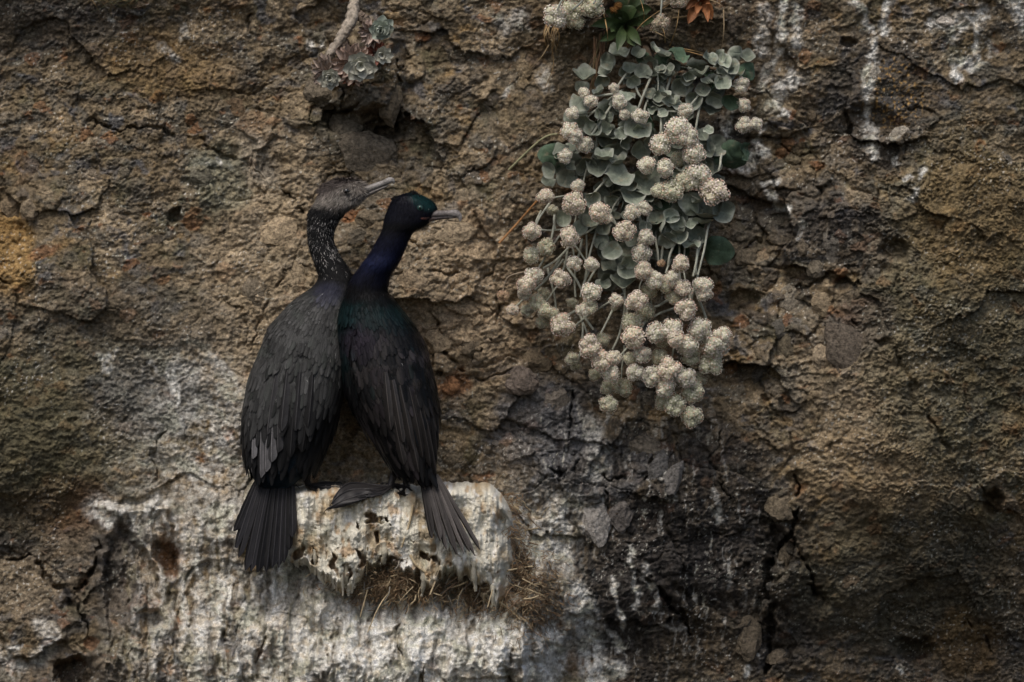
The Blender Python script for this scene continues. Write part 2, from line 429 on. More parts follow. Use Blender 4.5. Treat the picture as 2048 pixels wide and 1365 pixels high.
# bird droppings: streaks, splashes and the limed wall
W = .55 * W0
def streak(pts, w, amt=1.0, br=0.55, taper=True):
    x0 = min(p[0] for p in pts) - 70; x1 = max(p[0] for p in pts) + 70
    y0 = min(p[1] for p in pts) - 70; y1 = max(p[1] for p in pts) + 70
    jx = np.where((gx > x0) & (gx < x1))[0]; jz = np.where((gz > y0) & (gz < y1))[0]
    sl = (slice(jz[0], jz[-1] + 1), slice(jx[0], jx[-1] + 1))
    d, t = seg_dist(X[sl] + wx2[sl] * 1.2, Z[sl] + wz2[sl] * 1.2, pts)
    w = w * 1.25
    k = sst(1.3, 0.2, d / w) * amt
    nz = 0.5 + 1.1 * fbm(X[sl] / 12, Z[sl] / 20, 3, 301) + 0.5 * n4[sl]
    W[sl] = np.maximum(W[sl], k * np.clip((1 - br) + br * 1.7 * nz, 0, 1))
for a in [([(1531, 20), (1521, 100)], 14, .5), ([(1521, 70), (1519, 108)], 6, 1), ([(1568, 8), (1565, 67), (1541, 135), (1523, 174)], 9, .8), ([(1585, 160), (1545, 207)], 15, .75),
          ([(1595, 12), (1592, 90)], 8, .7), ([(1712, 5), (1735, 45), (1745, 60)], 8, .7), ([(1773, 5), (1769, 68)], 8, .9), ([(1750, 86), (1752, 97), (1737, 145), (1735, 225)], 9, .85),
          ([(1735, 248), (1741, 280)], 12, .6), ([(1744, 292), (1746, 320)], 6, .9), ([(1959, 10), (1955, 70), (1952, 118), (1905, 130), (1916, 156)], 9, .95), ([(1965, 35), (1900, 45), (1870, 48)], 15, .8), ([(1905, 72), (1925, 50)], 12, .7),
          ([(1975, 70), (1985, 108)], 8, .6), ([(1945, 140), (1968, 128)], 8, .6), ([(2030, -5), (2050, 60)], 16, .9), ([(1514, 290), (1530, 305), (1512, 312)], 12, .95), ([(1470, 340), (1500, 330)], 11, .8), ([(1530, 368), (1560, 360)], 5, .8),
          ([(1536, 388), (1575, 425)], 9, .9), ([(1792, 318), (1793, 328)], 7, .95), ([(1812, 353), (1818, 352)], 6, .95), ([(1838, 355), (1845, 340)], 6, .8), ([(1820, 392), (1830, 388)], 9, .9), ([(1794, 270), (1790, 282)], 7, .5),
          ([(1447, 290), (1450, 250), (1462, 215)], 8, .7), ([(1528, 250), (1510, 290)], 4, .8), ([(1556, 228), (1572, 222)], 5, .8), ([(1596, 480), (1603, 450)], 6, .6),
          ([(205, 715), (232, 705)], 9, .75), ([(210, 730), (215, 738)], 9, .6), ([(297, 726), (315, 738)], 7, .7), ([(337, 745), (350, 770), (356, 800)], 10, .8), ([(418, 715), (448, 742), (478, 790)], 12, .6), ([(340, 730), (400, 760)], 16, .45),
          ([(188, 1012), (250, 1022), (330, 1008)], 20, .7), ([(200, 1035), (215, 1045)], 14, .8), ([(266, 1040), (265, 1129), (256, 1200)], 7, .8), ([(18, 1296), (46, 1297)], 5, .8), ([(300, 1040), (310, 1010)], 14, .8),
          ([(85, 1255), (110, 1270), (75, 1320)], 16, .5), ([(10, 1310), (30, 1340)], 20, .5), ([(345, 115), (352, 120)], 9, .7), ([(368, 55), (366, 75)], 6, .5), ([(325, 95), (335, 102)], 7, .5), ([(222, 38), (228, 45)], 5, .6), ([(439, 320), (441, 326)], 5, .8),
          ([(1184, 850), (1200, 930), (1185, 960)], 20, .4), ([(1110, 1000), (1105, 1100), (1140, 1180)], 24, .5), ([(1100, 1010), (1110, 1110)], 12, .6), ([(1152, 1190), (1176, 1255), (1190, 1370)], 26, .85), ([(1092, 1225), (1115, 1290), (1085, 1370)], 26, .8), ([(1262, 1100), (1275, 1211)], 6, .7), ([(1226, 1163), (1244, 1255)], 5, .8),
          ([(1215, 1260), (1245, 1300)], 6, .7), ([(1190, 1320), (1240, 1340)], 14, .8), ([(1322, 935), (1345, 996)], 8, .45), ([(1427, 985), (1442, 1040)], 7, .55), ([(1290, 1130), (1300, 1180)], 8, .45), ([(1040, 30), (1010, 60)], 14, .35), ([(1085, 145), (1095, 175)], 12, .45), ([(1020, 170), (1005, 195)], 8, .5), ([(1000, 40), (1050, 50)], 12, .35),
          ([(1325, 1250), (1370, 1265)], 5, .4), ([(1800, 1335), (1803, 1340)], 5, .9), ([(1495, 1340), (1493, 1350)], 6, .9), ([(1515, 1310), (1520, 1313)], 3, .9), ([(620, 85), (625, 100)], 7, .7), ([(642, 88), (640, 100)], 6, .6)]:
    streak(*a)
lime = sst(170, 330, Xw) * sst(1200, 1090, Xw + (Zw - 1150) * 0.2) * sst(930, 1060, Zw - sst(480, 330, X) * 20)
lime_hi = sst(1100, 1260, Zw + (Xw - 700) * 0.02) * sst(330, 640, Xw - (Zw - 1200) * .5) * sst(1180, 1040, Xw + 0.8 * wx + 70 * fbm(X / 70, Z / 45, 3, 347))
vst = fbm(Xs / 15, Zs / 150, 4, 311); spk = fbm(X / 12, Z / 12, 3, 321)
W = np.maximum(W, lime * np.clip(0.50 + 1.0 * vst + 0.25 * spk + 0.3 * n2, 0.04, 0.92) * (1 - 0.45 * sst(430, 250, X)))
W = np.maximum(W, lime_hi * np.clip(0.86 + 1.1 * vst + 0.25 * spk, 0.05, 1))
W = np.maximum(W, 0.72 * blob(420, 900, 130, 150, 20, 0.8) * np.clip(0.5 + 0.6 * n2 + 0.6 * spk, 0, 1))
W = np.maximum(W, 0.6 * blob(400, 790, 130, 80, 20, 0.8) * np.clip(0.4 + 0.8 * n2 + 0.6 * spk, 0, 1))
W *= 1 - 0.85 * sst(1.25, 0.75, ell(Xs, Zs, 243, 1150, 30, 100, 3))
W *= 1 - 0.8 * sst(1.2, 0.75, ell(Xs, Zs, 338, 1115, 20, 34, -30))
W *= 1 - 0.75 * sst(1.2, 0.75, ell(Xs, Zs, 1075, 1190, 65, 70, 0)) * sst(-.3, .2, spk + .3)
W *= 1 - 0.6 * sst(0.28, 0.5, pit) * shelf * low
# scattered specks
spkl = sst(0.52, 0.62, fbm(X / 6.2, Z / 6.2, 2, 331)) * sst(-0.1, 0.4, n1 + n2)
W = np.maximum(W, 0.55 * spkl)
limec = mixc(mixc(np.zeros_like(C) + white, np.array([.60, .60, .50]), sst(0, .5, n2)), np.array([.52, .45, .34]), .7 * sst(.1, .6, n3 + .4 * vst))
C = C + (limec - C) * np.clip(W, 0, 1)[..., None]
stain = np.clip(lime, 0, 1) * sst(.25, .6, fbm(Xs / 30, Zs / 70, 3, 341)); C = mixc(C, np.array([.30, .27, .17]), .5 * stain)
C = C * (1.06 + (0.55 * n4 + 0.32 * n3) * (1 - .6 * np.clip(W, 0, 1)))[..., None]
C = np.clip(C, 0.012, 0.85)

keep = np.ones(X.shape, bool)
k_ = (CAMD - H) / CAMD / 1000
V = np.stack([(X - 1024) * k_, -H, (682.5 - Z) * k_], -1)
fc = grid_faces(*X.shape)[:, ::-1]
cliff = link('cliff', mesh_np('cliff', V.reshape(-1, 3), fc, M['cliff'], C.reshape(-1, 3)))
tag(cliff, 'brown weathered rock face of mudstone and conglomerate streaked with white droppings', 'cliff', kind='structure')

def Cs(px, py):
    i = int(np.clip(np.searchsorted(gx, px) - 1, 0, len(gx) - 2)); j = int(np.clip(np.searchsorted(gz, py) - 1, 0, len(gz) - 2))
    return C[max(j - 3, 0):j + 4, max(i - 3, 0):i + 4].mean((0, 1))
# ------------------------------------------------------------------ stones set in the cliff
from mathutils import noise as mnoise
def rock_mesh(seed, sub=3):
    r_ = random.Random(seed)
    bm = bmesh.new(); bmesh.ops.create_icosphere(bm, subdivisions=sub, radius=1.0)
    planes = []
    for i in range(9):
        d = Vector((r_.gauss(0, 1), r_.gauss(0, 1), r_.gauss(0, 1))).normalized()
        planes.append((d, r_.uniform(0.55, 0.85)))
    for v in bm.verts:
        for d, k in planes:
            t = v.co.dot(d) - k
            if t > 0: v.co -= d * t
        q = v.co * 2.6 + Vector((seed, seed * .3, 0))
        v.co *= 1 + 0.16 * mnoise.noise(q) + 0.10 * mnoise.noise(q * 2.7) + 0.07 * mnoise.noise(q * 6.5)
    me = bpy.data.meshes.new('stone'); bm.to_mesh(me); bm.free()
    me.materials.append(M['stone'])
    return me
ROCKS = [rock_mesh(50 + i) for i in range(9)]

def stone(px, py, rx, ry, ang, out=0.35, col=None, v=None, flat=0.6):
    o = bpy.data.objects.new('stone', ROCKS[v if v is not None else random.randrange(9)])
    COL.objects.link(o); o.parent = cliff
    y = -float(Hs(px, py)) + min(rx, ry) / 1000 * (0.66 - out * .75)
    o.location = P(px, py, y)
    q = Matrix.Rotation(R(-ang), 4, 'Y')
    o.matrix_local = Matrix.Translation(o.location) @ q @ Matrix.Diagonal((rx / 800, min(rx, ry) / 800 * flat, ry / 800, 1)) @ Matrix.Rotation(random.choice((0, math.pi)), 4, 'Z')
    c = Cs(px, py) if col is None else np.asarray(col) * 0.4 + Cs(px, py) * 0.65
    c = c * random.uniform(0.8, 1.15)
    o.color = (float(c[0]), float(c[1]), float(c[2]), 1)
    return o

drawn = [(692, 268, 34, 40, 12, 0.7, greyb), (735, 312, 58, 40, -20, .5, greyb), (650, 180, 44, 36, 10, .4, greyb), (780, 215, 24, 42, 0, .5, brown), 
         (1345, 962, 17, 42, -25, .8, slate * 1.3), (1315, 935, 16, 34, -25, .7, slate * 1.2), (1195, 1040, 27, 48, 8, .6, slate * 1.2), (1243, 1032, 24, 26, 0, .7, slate * 1.15), (1300, 900, 36, 28, -10, .6, brown),
         (1565, 690, 26, 28, 0, .7, greyb * .8), (1520, 712, 16, 16, 0, .7, brown * .8), (1520, 745, 14, 30, -35, .6, slate * .7), (1555, 658, 22, 16, 20, .6, slate * 1.2), (1582, 600, 20, 32, 10, .6, pale * .8), (1640, 610, 18, 24, 0, .6, tan), (1552, 745, 14, 20, 5, .6, ochre * .8),
         (1650, 715, 20, 26, 0, .6, tan * .9), (1672, 480, 26, 36, 0, .4, pale * .75), (1605, 495, 18, 18, 0, .5, brown), (1490, 520, 20, 20, 20, .5, brown), (1115, 800, 28, 24, 0, .5, brown * 1.1), (1040, 760, 34, 24, -10, .6, slate * .8), (1075, 720, 30, 26, 15, .5, brown * 1.1),
         (1315, 1258, 28, 8, 15, .8, greyb), (1560, 1020, 26, 30, 10, .6, brown * 1.2), (1575, 1110, 14, 24, -20, .6, brown * .8), (1500, 1260, 26, 50, -5, .5, brown * .8),
         (30, 415, 26, 26, 0, .5, dark * 1.3), (60, 418, 16, 18, 0, .5, tan), (470, 215, 34, 24, -18, .4, brown), (400, 355, 20, 20, 0, .4, greyb), (545, 340, 20, 52, -32, .35, pale * .72), (500, 355, 18, 46, -30, .3, tan), (700, 428, 22, 14, -25, .5, rust), (740, 440, 24, 20, 0, .5, tan), (720, 470, 26, 18, 0, .5, greyb), (745, 395, 40, 18, 15, .4, tan),
         (560, 470, 40, 30, 20, .35, tan), (590, 560, 24, 30, 0, .35, tan), (510, 585, 20, 30, 0, .4, greyb), (525, 640, 18, 26, 10, .4, brown * 1.2), (900, 770, 18, 16, 0, .6, rust), (880, 680, 30, 26, 20, .35, tan * 1.1), (935, 700, 22, 20, 0, .5, greyb), (830, 570, 36, 24, 10, .35, tan), (905, 470, 42, 26, 12, .3, tan), (1690, 700, 40, 60, 30, .2, dark * 1.4)]
for d in drawn: stone(d[0], d[1], d[2], d[3], d[4], d[5], d[6])
cnt = 0
sr = random.Random(4)
while cnt < 90:
    px, py = sr.uniform(5, 2043), sr.uniform(5, 1360)
    j = int(np.searchsorted(gz, py)); i = int(np.searchsorted(gx, px))
    if shelf[j, i] > 0.2 or sr.random() > coarse[j, i] * 0.8: continue
    s_ = sr.choice((5, 6, 7, 8, 9, 11, 13, 17))
    pick = sr.random()
    col = None if pick < 0.5 else (greyb if pick < .65 else tan if pick < .78 else slate if pick < .88 else dark * 1.4 if pick < .95 else rust)
    if col is not None: col = col * 0.6 + Cs(px, py) * 0.4
    stone(px, py, s_ * sr.uniform(.8, 1.4), s_ * sr.uniform(.7, 1.1), sr.uniform(-40, 40), sr.uniform(.25, .55), col)
    cnt += 1

# ------------------------------------------------------------------ nest: limed mound on the shelf
m, nt, b = node_mat('straw', 0.8, 0.3); grain(nt, b, objcol(nt), 160, 0.4, 0.2); M['straw'] = m
m, nt, b = node_mat('fibre', 0.85, 0.2); grain(nt, b, attr(nt), 160, 0.25, 0.1); M['fibre'] = m
nx = np.arange(560, 1062, 1.5)
nzr = np.concatenate([np.linspace(0, 0.10, 26)[:-1], np.linspace(0.10, 1, 190)])
NX, T = np.meshgrid(nx, nzr)
ntop = np.interp(NX, [560, 590, 650, 700, 760, 830, 880, 930, 965, 985, 1005, 1022, 1034, 1044, 1062], [982, 972, 968, 968, 966, 970, 970, 964, 964, 972, 990, 1020, 1060, 1100, 1120]) + 7 * fbm(NX / 46, NX * 0, 3, 501) + 2 * fbm(NX / 9, NX * 0, 2, 503)
nbot = np.interp(NX, [560, 590, 610, 650, 690, 710, 740, 790, 830, 860, 890, 940, 965, 990, 1012, 1030, 1044, 1062], [1105, 1110, 1115, 1145, 1165, 1160, 1112, 1118, 1140, 1170, 1120, 1140, 1180, 1200, 1185, 1120, 1112, 1121])
rag = fbm(NX / 11, NX * 0 + 3.3, 3, 511)
NX0 = NX
nbot = nbot + 22 + 13 * rag + 16 * fbm(NX / 34, NX * 0 + 8.8, 2, 513)
NZ = ntop + (nbot - ntop) * T
hw1 = fbm(NX / 30, NZ / 30, 3, 521) * 10; hw2 = fbm(NX / 30, NZ / 30, 3, 523) * 10
Hf = np.interp(NX, [560, 585, 610, 680, 900, 980, 1015, 1040, 1062], [0.10, 0.17, 0.20, 0.215, 0.215, 0.20, 0.16, 0.08, 0.04])
td = np.clip((NZ - ntop) / 26, 0, 1)
prof = np.sqrt(np.clip(1 - (1 - td) ** 2, 0, 1))
under = sst(1.0, 0.90, T)
NH = 0.02 + (Hf - 0.02) * prof * (0.72 + 0.28 * under)
relief = 0.024 * fbm(NX / 70, NZ / 90, 3, 531) + 0.013 * fbm(NX / 17, NZ / 110, 4, 541) + 0.003 * ridged(NX / 14, NZ / 40, 3, 551) + 0.0022 * fbm(NX / 6, NZ / 7, 2, 553)
NH = NH + relief * sst(0.0, 0.6, td)
hole = np.zeros_like(NX)
for hx, hz, rx_, rz_ in [(752, 1038, 18, 7), (712, 1053, 5, 6), (778, 1044, 4, 5), (757, 1078, 7, 10), (596, 1108, 9, 16), (628, 1118, 4, 14), (668, 1130, 6, 24), (695, 1150, 5, 18), (780, 1122, 18, 9), (865, 1118, 14, 7), (845, 1115, 5, 12), (965, 1182, 16, 12), (720, 1120, 6, 14)]:
    hole = np.maximum(hole, sst(1.25, 0.7, ell(NX + hw1 * 1.5, NZ + hw2 * 1.5, hx, hz, rx_, rz_)))
fine_pit = sst(0.5, 0.7, fbm(NX / 9, NZ / 14, 2, 561)) * sst(1020, 1090, NZ)
NH = NH - 0.03 * hole - 0.005 * fine_pit * (NX < 1000)
NC = np.zeros(NX.shape + (3,)) + np.array([.68, .65, .55])
q1 = fbm(NX / 55, NZ / 75, 3, 571); q2 = fbm((NX + hw1) / 20, NZ / 50, 4, 581); q3 = fbm(NX / 8, NZ / 10, 3, 591)
NC = mixc(NC, np.array([.46, .38, .26]), sst(-.05, .5, q1 + .5 * q2)); NC = mixc(NC, np.array([.78, .77, .73]), .8 * sst(.1, .6, q2 - .4 * q1 + .25 * q3))
NC = mixc(NC, np.array([.40, .40, .31]), .7 * sst(.15, .6, fbm(NX / 35, NZ / 60, 3, 593)) * sst(1010, 1080, NZ)); NC = mixc(NC, np.array([.40, .25, .12]), .7 * sst(.18, .55, fbm(NX / 26, NZ / 40, 3, 597)))
NC = mixc(NC, np.array([.25, .16, .09]), .75 * np.maximum(hole, .5 * fine_pit)); NC = NC * (1 + .2 * q3)[..., None]
NV = Pn(NX, NZ, -NH)
nest = empty('nest', P(800, 1000, -0.1))
tag(nest, 'white-crusted mound nest of droppings and straw under the two cormorants', 'nest')
crust = link('crust', mesh_np('crust', NV.reshape(-1, 3), grid_faces(*NX.shape)[:, ::-1], M['guano'], NC.reshape(-1, 3)), nest)

def Nh(px, py):
    """nearest nest surface height"""
    i = int(np.clip(round((px - nx[0]) / 1.5), 0, len(nx) - 1))
    j = int(np.argmin(np.abs(NZ[:, i] - py)))
    return float(NH[j, i])

def tube_np(pts, rad, seg=6):
    pts = np.asarray(pts, float); n = len(pts)
    tg = np.gradient(pts, axis=0); tg /= np.linalg.norm(tg, axis=1)[:, None] + 1e-12
    ref = np.array([0, 1.0, 0.13]); a = np.cross(tg, ref); a /= np.linalg.norm(a, axis=1)[:, None] + 1e-12
    b_ = np.cross(tg, a)
    th = np.linspace(0, 2 * np.pi, seg, endpoint=False)
    rad = np.broadcast_to(np.asarray(rad, float), (n,))
    v = pts[:, None] + rad[:, None, None] * (np.cos(th)[None, :, None] * a[:, None] + np.sin(th)[None, :, None] * b_[:, None])
    f = grid_faces(n, seg, True)
    return v.reshape(-1, 3), f

def smooth_path(pts, n=14):
    pts = np.asarray(pts, float); k = len(pts)
    if k == 2:
        t = np.linspace(0, 1, n)[:, None]; return pts[0] * (1 - t) + pts[1] * t
    t = np.linspace(0, k - 1 - 1e-6, n); i = t.astype(int); u = (t - i)[:, None]
    g = lambda j: pts[np.clip(j, 0, k - 1)]
    p0, p1, p2, p3 = g(i - 1), g(i), g(i + 1), g(i + 2)
    return 0.5 * (2 * p1 + (p2 - p0) * u + (2 * p0 - 5 * p1 + 4 * p2 - p3) * u ** 2 + (3 * p1 - p0 - 3 * p2 + p3) * u ** 3)

# drips along the lower lip
dr = random.Random(12)
dripcol = []
for px, py, L in [(630, 1125, 30), (648, 1135, 44), (662, 1148, 30), (684, 1160, 40), (693, 1155, 26), (846, 1165, 36), (948, 1150, 40), (985, 1195, 24), (768, 1112, 20)]:
    h0 = Nh(px, py - 24)
    pts = [P(px, py - 26, -h0 + 0.004), P(px + dr.uniform(-2, 2), py - 4, -h0 + 0.002), P(px + dr.uniform(-4, 4), py + L * .5, -h0 + 0.012), P(px + dr.uniform(-5, 5), py + L * .8, -h0 + 0.016)]
    pth = smooth_path([tuple(p) for p in pts], 12)
    r0 = dr.uniform(2.5, 6.5) / 1000
    rad = r0 * (np.linspace(1.1, 0.25, 12) ** 0.8) * (1 + .25 * np.array([dr.gauss(0, 1) for _ in range(12)]))
    v, f = tube_np(pth, np.abs(rad) + 0.0006, 8)
    c = np.zeros((len(v), 3)) + np.array([.50, .46, .36]) * dr.uniform(.8, 1.2)
    link('drip', mesh_np('drip', v, f, M['guano'], c), nest)

# straws: separate stalks, then a mat of fine fibre
def straw_obj(name, pts, r, col, parent, n=9, seg=5):
    v, f = tube_np(smooth_path([tuple(p) for p in pts], n), np.linspace(r, r * .6, n), seg)
    o = link(name, mesh_np(name, v, f, M['straw']), parent)
    o.color = (*[float(x) for x in col], 1)
    return o
sc_t = np.array([.50, .40, .25]); sc_d = np.array([.17, .115, .07]); sc_g = np.array([.30, .27, .22])
for a, w in [([(759, 1035), (760, 1075), (763, 1125)], 3.2), ([(826, 1010), (818, 1050), (803, 1095)], 3.0), ([(735, 1095), (733, 1150)], 1.8), ([(768, 1165), (790, 1130), (800, 1110)], 2.0), ([(735, 1180), (720, 1235)], 1.5), ([(790, 1170), (760, 1210), (735, 1265)], 1.8), ([(820, 1110), (832, 1130), (850, 1145)], 3.2), ([(1015, 1142), (1055, 1134)], 2.2), ([(1000, 1205), (1025, 1225), (1040, 1240)], 2.0), ([(860, 1190), (880, 1140)], 1.8), ([(985, 1180), (975, 1215)], 1.6)]:
    pts = [P(x, y, -max(Nh(x, min(y, 1130)), float(Hs(x, y))) - 0.004) for x, y in a]
    straw_obj('straw', pts, w / 1000, sc_t * dr.uniform(.75, 1.2), nest)
for k in range(110):
    z = dr.random()
    if z < 0.55: x, y = dr.uniform(700, 910), dr.uniform(1130, 1205)
    elif z < 0.75: x, y = dr.uniform(895, 1010), dr.uniform(1150, 1225)
    else: x, y = dr.uniform(1015, 1090), dr.uniform(1000, 1240)
    L = dr.uniform(16, 52); a = dr.gauss(math.pi * .62, .55) if x < 1010 else dr.uniform(0, math.pi)
    h = max(float(Hs(x, y)), 0.0) + dr.uniform(0.008, 0.045) if x > 1010 else max(float(Hs(x, y)) + 0.01, 0.135) + dr.uniform(0, .055)
    dx, dy = math.cos(a) * L / 2, math.sin(a) * L / 2
    bend = dr.uniform(-.18, .18) * L
    pts = [P(x - dx, y - dy, -h + dr.uniform(-.004, .012)), P(x + bend, y + bend * .3, -h - .004), P(x + dx, y + dy, -h + dr.uniform(-.004, .006))]
    col = sc_t if dr.random() < .4 else (sc_d if dr.random() < .7 else sc_g)
    straw_obj('straw', pts, dr.uniform(.8, 1.9) / 1000, col * dr.uniform(.6, 1.15), nest, 6, 4)

def strand_mat(name, spots, mat, parent, width=0.0008):
    """spots: list of (root, mid, tip, width, colour) -> thin bent blades in one mesh"""
    V_, F_, K_ = [], [], []
    for i, (a, b_, c, w, col) in enumerate(spots):
        a, b_, c = np.array(a), np.array(b_), np.array(c)
        t = c - a; s = np.cross(t, (0, 1, 0)); s /= np.linalg.norm(s) + 1e-9; s *= w
        s2 = np.array((0, w, 0))
        base = len(V_)
        V_ += [a - s, a + s, a - s2, b_ - s, b_ + s, b_ - s2, c]
        F_ += [(base, base + 1, base + 4), (base, base + 4, base + 3), (base + 1, base + 2, base + 5), (base + 1, base + 5, base + 4), (base + 2, base, base + 3), (base + 2, base + 3, base + 5), (base + 3, base + 4, base + 6), (base + 4, base + 5, base + 6), (base + 5, base + 3, base + 6)]
        K_ += [col] * 7
    return link(name, mesh_np(name, V_, F_, mat, np.array(K_)), parent)
spots = []
for k in range(3600):
    z = dr.random()
    if z < 0.42: x, y = dr.gauss(800, 60), dr.gauss(1165, 20); base_h = max(float(Hs(x, y)) + .006, 0.15 - abs(x - 800) / 4000); sp = .05
    elif z < 0.55: x, y = dr.gauss(965, 36), dr.gauss(1190, 18); base_h = max(float(Hs(x, y)) + .006, 0.11); sp = .045
    elif z < 0.72: x, y = dr.gauss(1030, 12) + 0, dr.uniform(985, 1150); x += (y - 1065) * .16; base_h = float(Hs(x, y)) + .002; sp = .04
    else: x, y = dr.gauss(1065, 30), dr.gauss(1190, 42); base_h = float(Hs(x, y)) + .001; sp = .02
    L = dr.uniform(8, 26); a = dr.uniform(0, math.pi); dx, dy = math.cos(a) * L, math.sin(a) * L
    h = base_h + dr.random() * sp
    col = (np.array([.25, .165, .095]) if dr.random() < .65 else np.array([.45, .35, .22])) * dr.uniform(.5, 1.2)
    spots.append((P(x, y, -h + .006), P(x + dx * .5 + dr.uniform(-3, 3), y + dy * .5 + dr.uniform(-3, 3), -h - .003), P(x + dx, y + dy, -h + dr.uniform(-.006, .004)), dr.uniform(.35, .8) / 1000, col))
tag(strand_mat('fibre_mat', spots, M['fibre'], nest), kind='stuff')
# ------------------------------------------------------------------ cormorants
def bird_mat(name, rough, spec, sheen=0.0, metal=0.0):
    m, nt, b = node_mat(name, rough, spec)
    grain(nt, b, attr(nt), 420, 0.22, 0.15, 500, 0.0006)
    b.inputs['Sheen Weight'].default_value = sheen
    b.inputs['Sheen Roughness'].default_value = 0.4
    b.inputs['Metallic'].default_value = metal
    return m
M['plume'] = bird_mat('plumage', 0.55, 0.12, 0.0)
M['gloss'] = bird_mat('glossy_plumage', 0.36, 0.2, 0.0, 0.3)
m, nt, b = node_mat('bill_horn', .45, .45); grain(nt, b, attr(nt), 260, .55, .5, 320, .002); M['downm'] = bird_mat('down', 0.75, 0.08)
M['bill'] = m
M['skin'] = bird_mat('foot_skin', 0.55, 0.4)
m, nt, b = node_mat('eye', 0.06, 0.8); nt.links.new(attr(nt), b.inputs['Base Color']); M['eye'] = m

def ipl(x, xs, ys):
    """smooth (monotone-ish) interpolation of a table"""
    xs = np.asarray(xs, float); ys = np.asarray(ys, float); x = np.asarray(x, float)
    m_ = np.gradient(ys, xs)
    i = np.clip(np.searchsorted(xs, x) - 1, 0, len(xs) - 2)
    h = xs[i + 1] - xs[i]; t = np.clip((x - xs[i]) / h, 0, 1)
    return ((2 * t ** 3 - 3 * t ** 2 + 1) * ys[i] + (t ** 3 - 2 * t ** 2 + t) * h * m_[i] + (-2 * t ** 3 + 3 * t ** 2) * ys[i + 1] + (t ** 3 - t ** 2) * h * m_[i + 1])

class Body:
    """A body lofted from horizontal slices: left edge, right edge, depth of the middle, half depth (photo pixels = mm)."""
    def __init__(s, rows, offs=None):
        s.offs = offs
        r = np.array(rows, float); s.py = r[:, 0]; s.l = r[:, 1]; s.r = r[:, 2]; s.yc = r[:, 3]; s.hd = r[:, 4]
        s.p0, s.p1 = s.py[0], s.py[-1]
    def pt(s, th, py):
        """th: 0 = right edge, -pi/2 = towards the camera, pi = left edge"""
        l = ipl(py, s.py, s.l); r = ipl(py, s.py, s.r); yc = ipl(py, s.py, s.yc); hd = np.maximum(ipl(py, s.py, s.hd), 0.3)
        c, sn = np.cos(th), np.sin(th)
        ex = np.sign(c) * np.abs(c) ** 0.92; ey = np.sign(sn) * np.abs(sn) ** 0.92
        hw = np.maximum(r - l, 0.6) / 2
        if s.offs is not None:
            o = s.offs((l + r) / 2 + hw * ex, py) * np.clip(-sn, 0, 1) ** 0.5
            hw = hw + o; hd = hd + o
        x = (l + r) / 2 + hw * ex; y = (yc + hd * ey) / 1000
        return Pn(x, py, y)
    def frame(s, th, py):
        p = s.pt(th, py); a = s.pt(th + 0.02, py) - s.pt(th - 0.02, py); d = s.pt(th, py + 1.5) - s.pt(th, py - 1.5)
        n = np.cross(d, a)
        a = a / (np.linalg.norm(a, axis=-1, keepdims=True) + 1e-9); d = d / (np.linalg.norm(d, axis=-1, keepdims=True) + 1e-9)
        n = n / (np.linalg.norm(n, axis=-1, keepdims=True) + 1e-9)
        # make the normal point outwards
        c = s.pt(th, py); cen = (s.pt(th, py) + s.pt(th + np.pi, py)) / 2
        sg = np.sign(np.sum(n * (c - cen), -1, keepdims=True)); sg[sg == 0] = 1
        return p, a, d, n * sg
    def mesh(s, name, mat, colf, bump=None, step=2.0, seg=72):
        pys = np.concatenate([s.p0 + np.array([0.02, .3, .8, 1.4]), np.arange(s.p0 + 2.2, s.p1 - 1, step), s.p1 - np.array([.8, .3, .02])])
        th = np.linspace(-np.pi, np.pi, seg, endpoint=False)
        TH, PY = np.meshgrid(th, pys)
        p, a, d, n = s.frame(TH, PY)
        if bump is not None: p = p + n * bump(TH, PY, p)[..., None]
        px = 1024 + p[..., 0] * 1000 * CAMD / (CAMD + p[..., 1]); pz = PY
        col = colf(px, pz, TH)
        v = p.reshape(-1, 3)
        f = grid_faces(len(pys), seg, True)
        # caps
        v = np.vstack([v, p[0].mean(0), p[-1].mean(0)]); nv = len(v)
        j = np.arange(seg); j2 = (j + 1) % seg; last = (len(pys) - 1) * seg
        caps = np.vstack([np.stack([j2, j, np.full(seg, nv - 2), np.full(seg, nv - 2)], -1), np.stack([last + j, last + j2, np.full(seg, nv - 1), np.full(seg, nv - 1)], -1)])
        me = bpy.data.meshes.new(name)
        me.from_pydata([tuple(q) for q in v], [], [tuple(int(k) for k in q) for q in f] + [tuple(int(k) for k in q[:3]) for q in caps])
        me.polygons.foreach_set('use_smooth', np.ones(len(me.polygons), bool))
        c = np.ones((len(v), 4), np.float32); c[:-2, :3] = np.clip(col.reshape(-1, 3), 0, 1); c[-2, :3] = c[0, :3]; c[-1, :3] = c[-3, :3]
        at = me.color_attributes.new('tint', 'FLOAT_COLOR', 'POINT'); at.data.foreach_set('color', c.ravel())
        me.materials.append(mat); me.update()
        return me

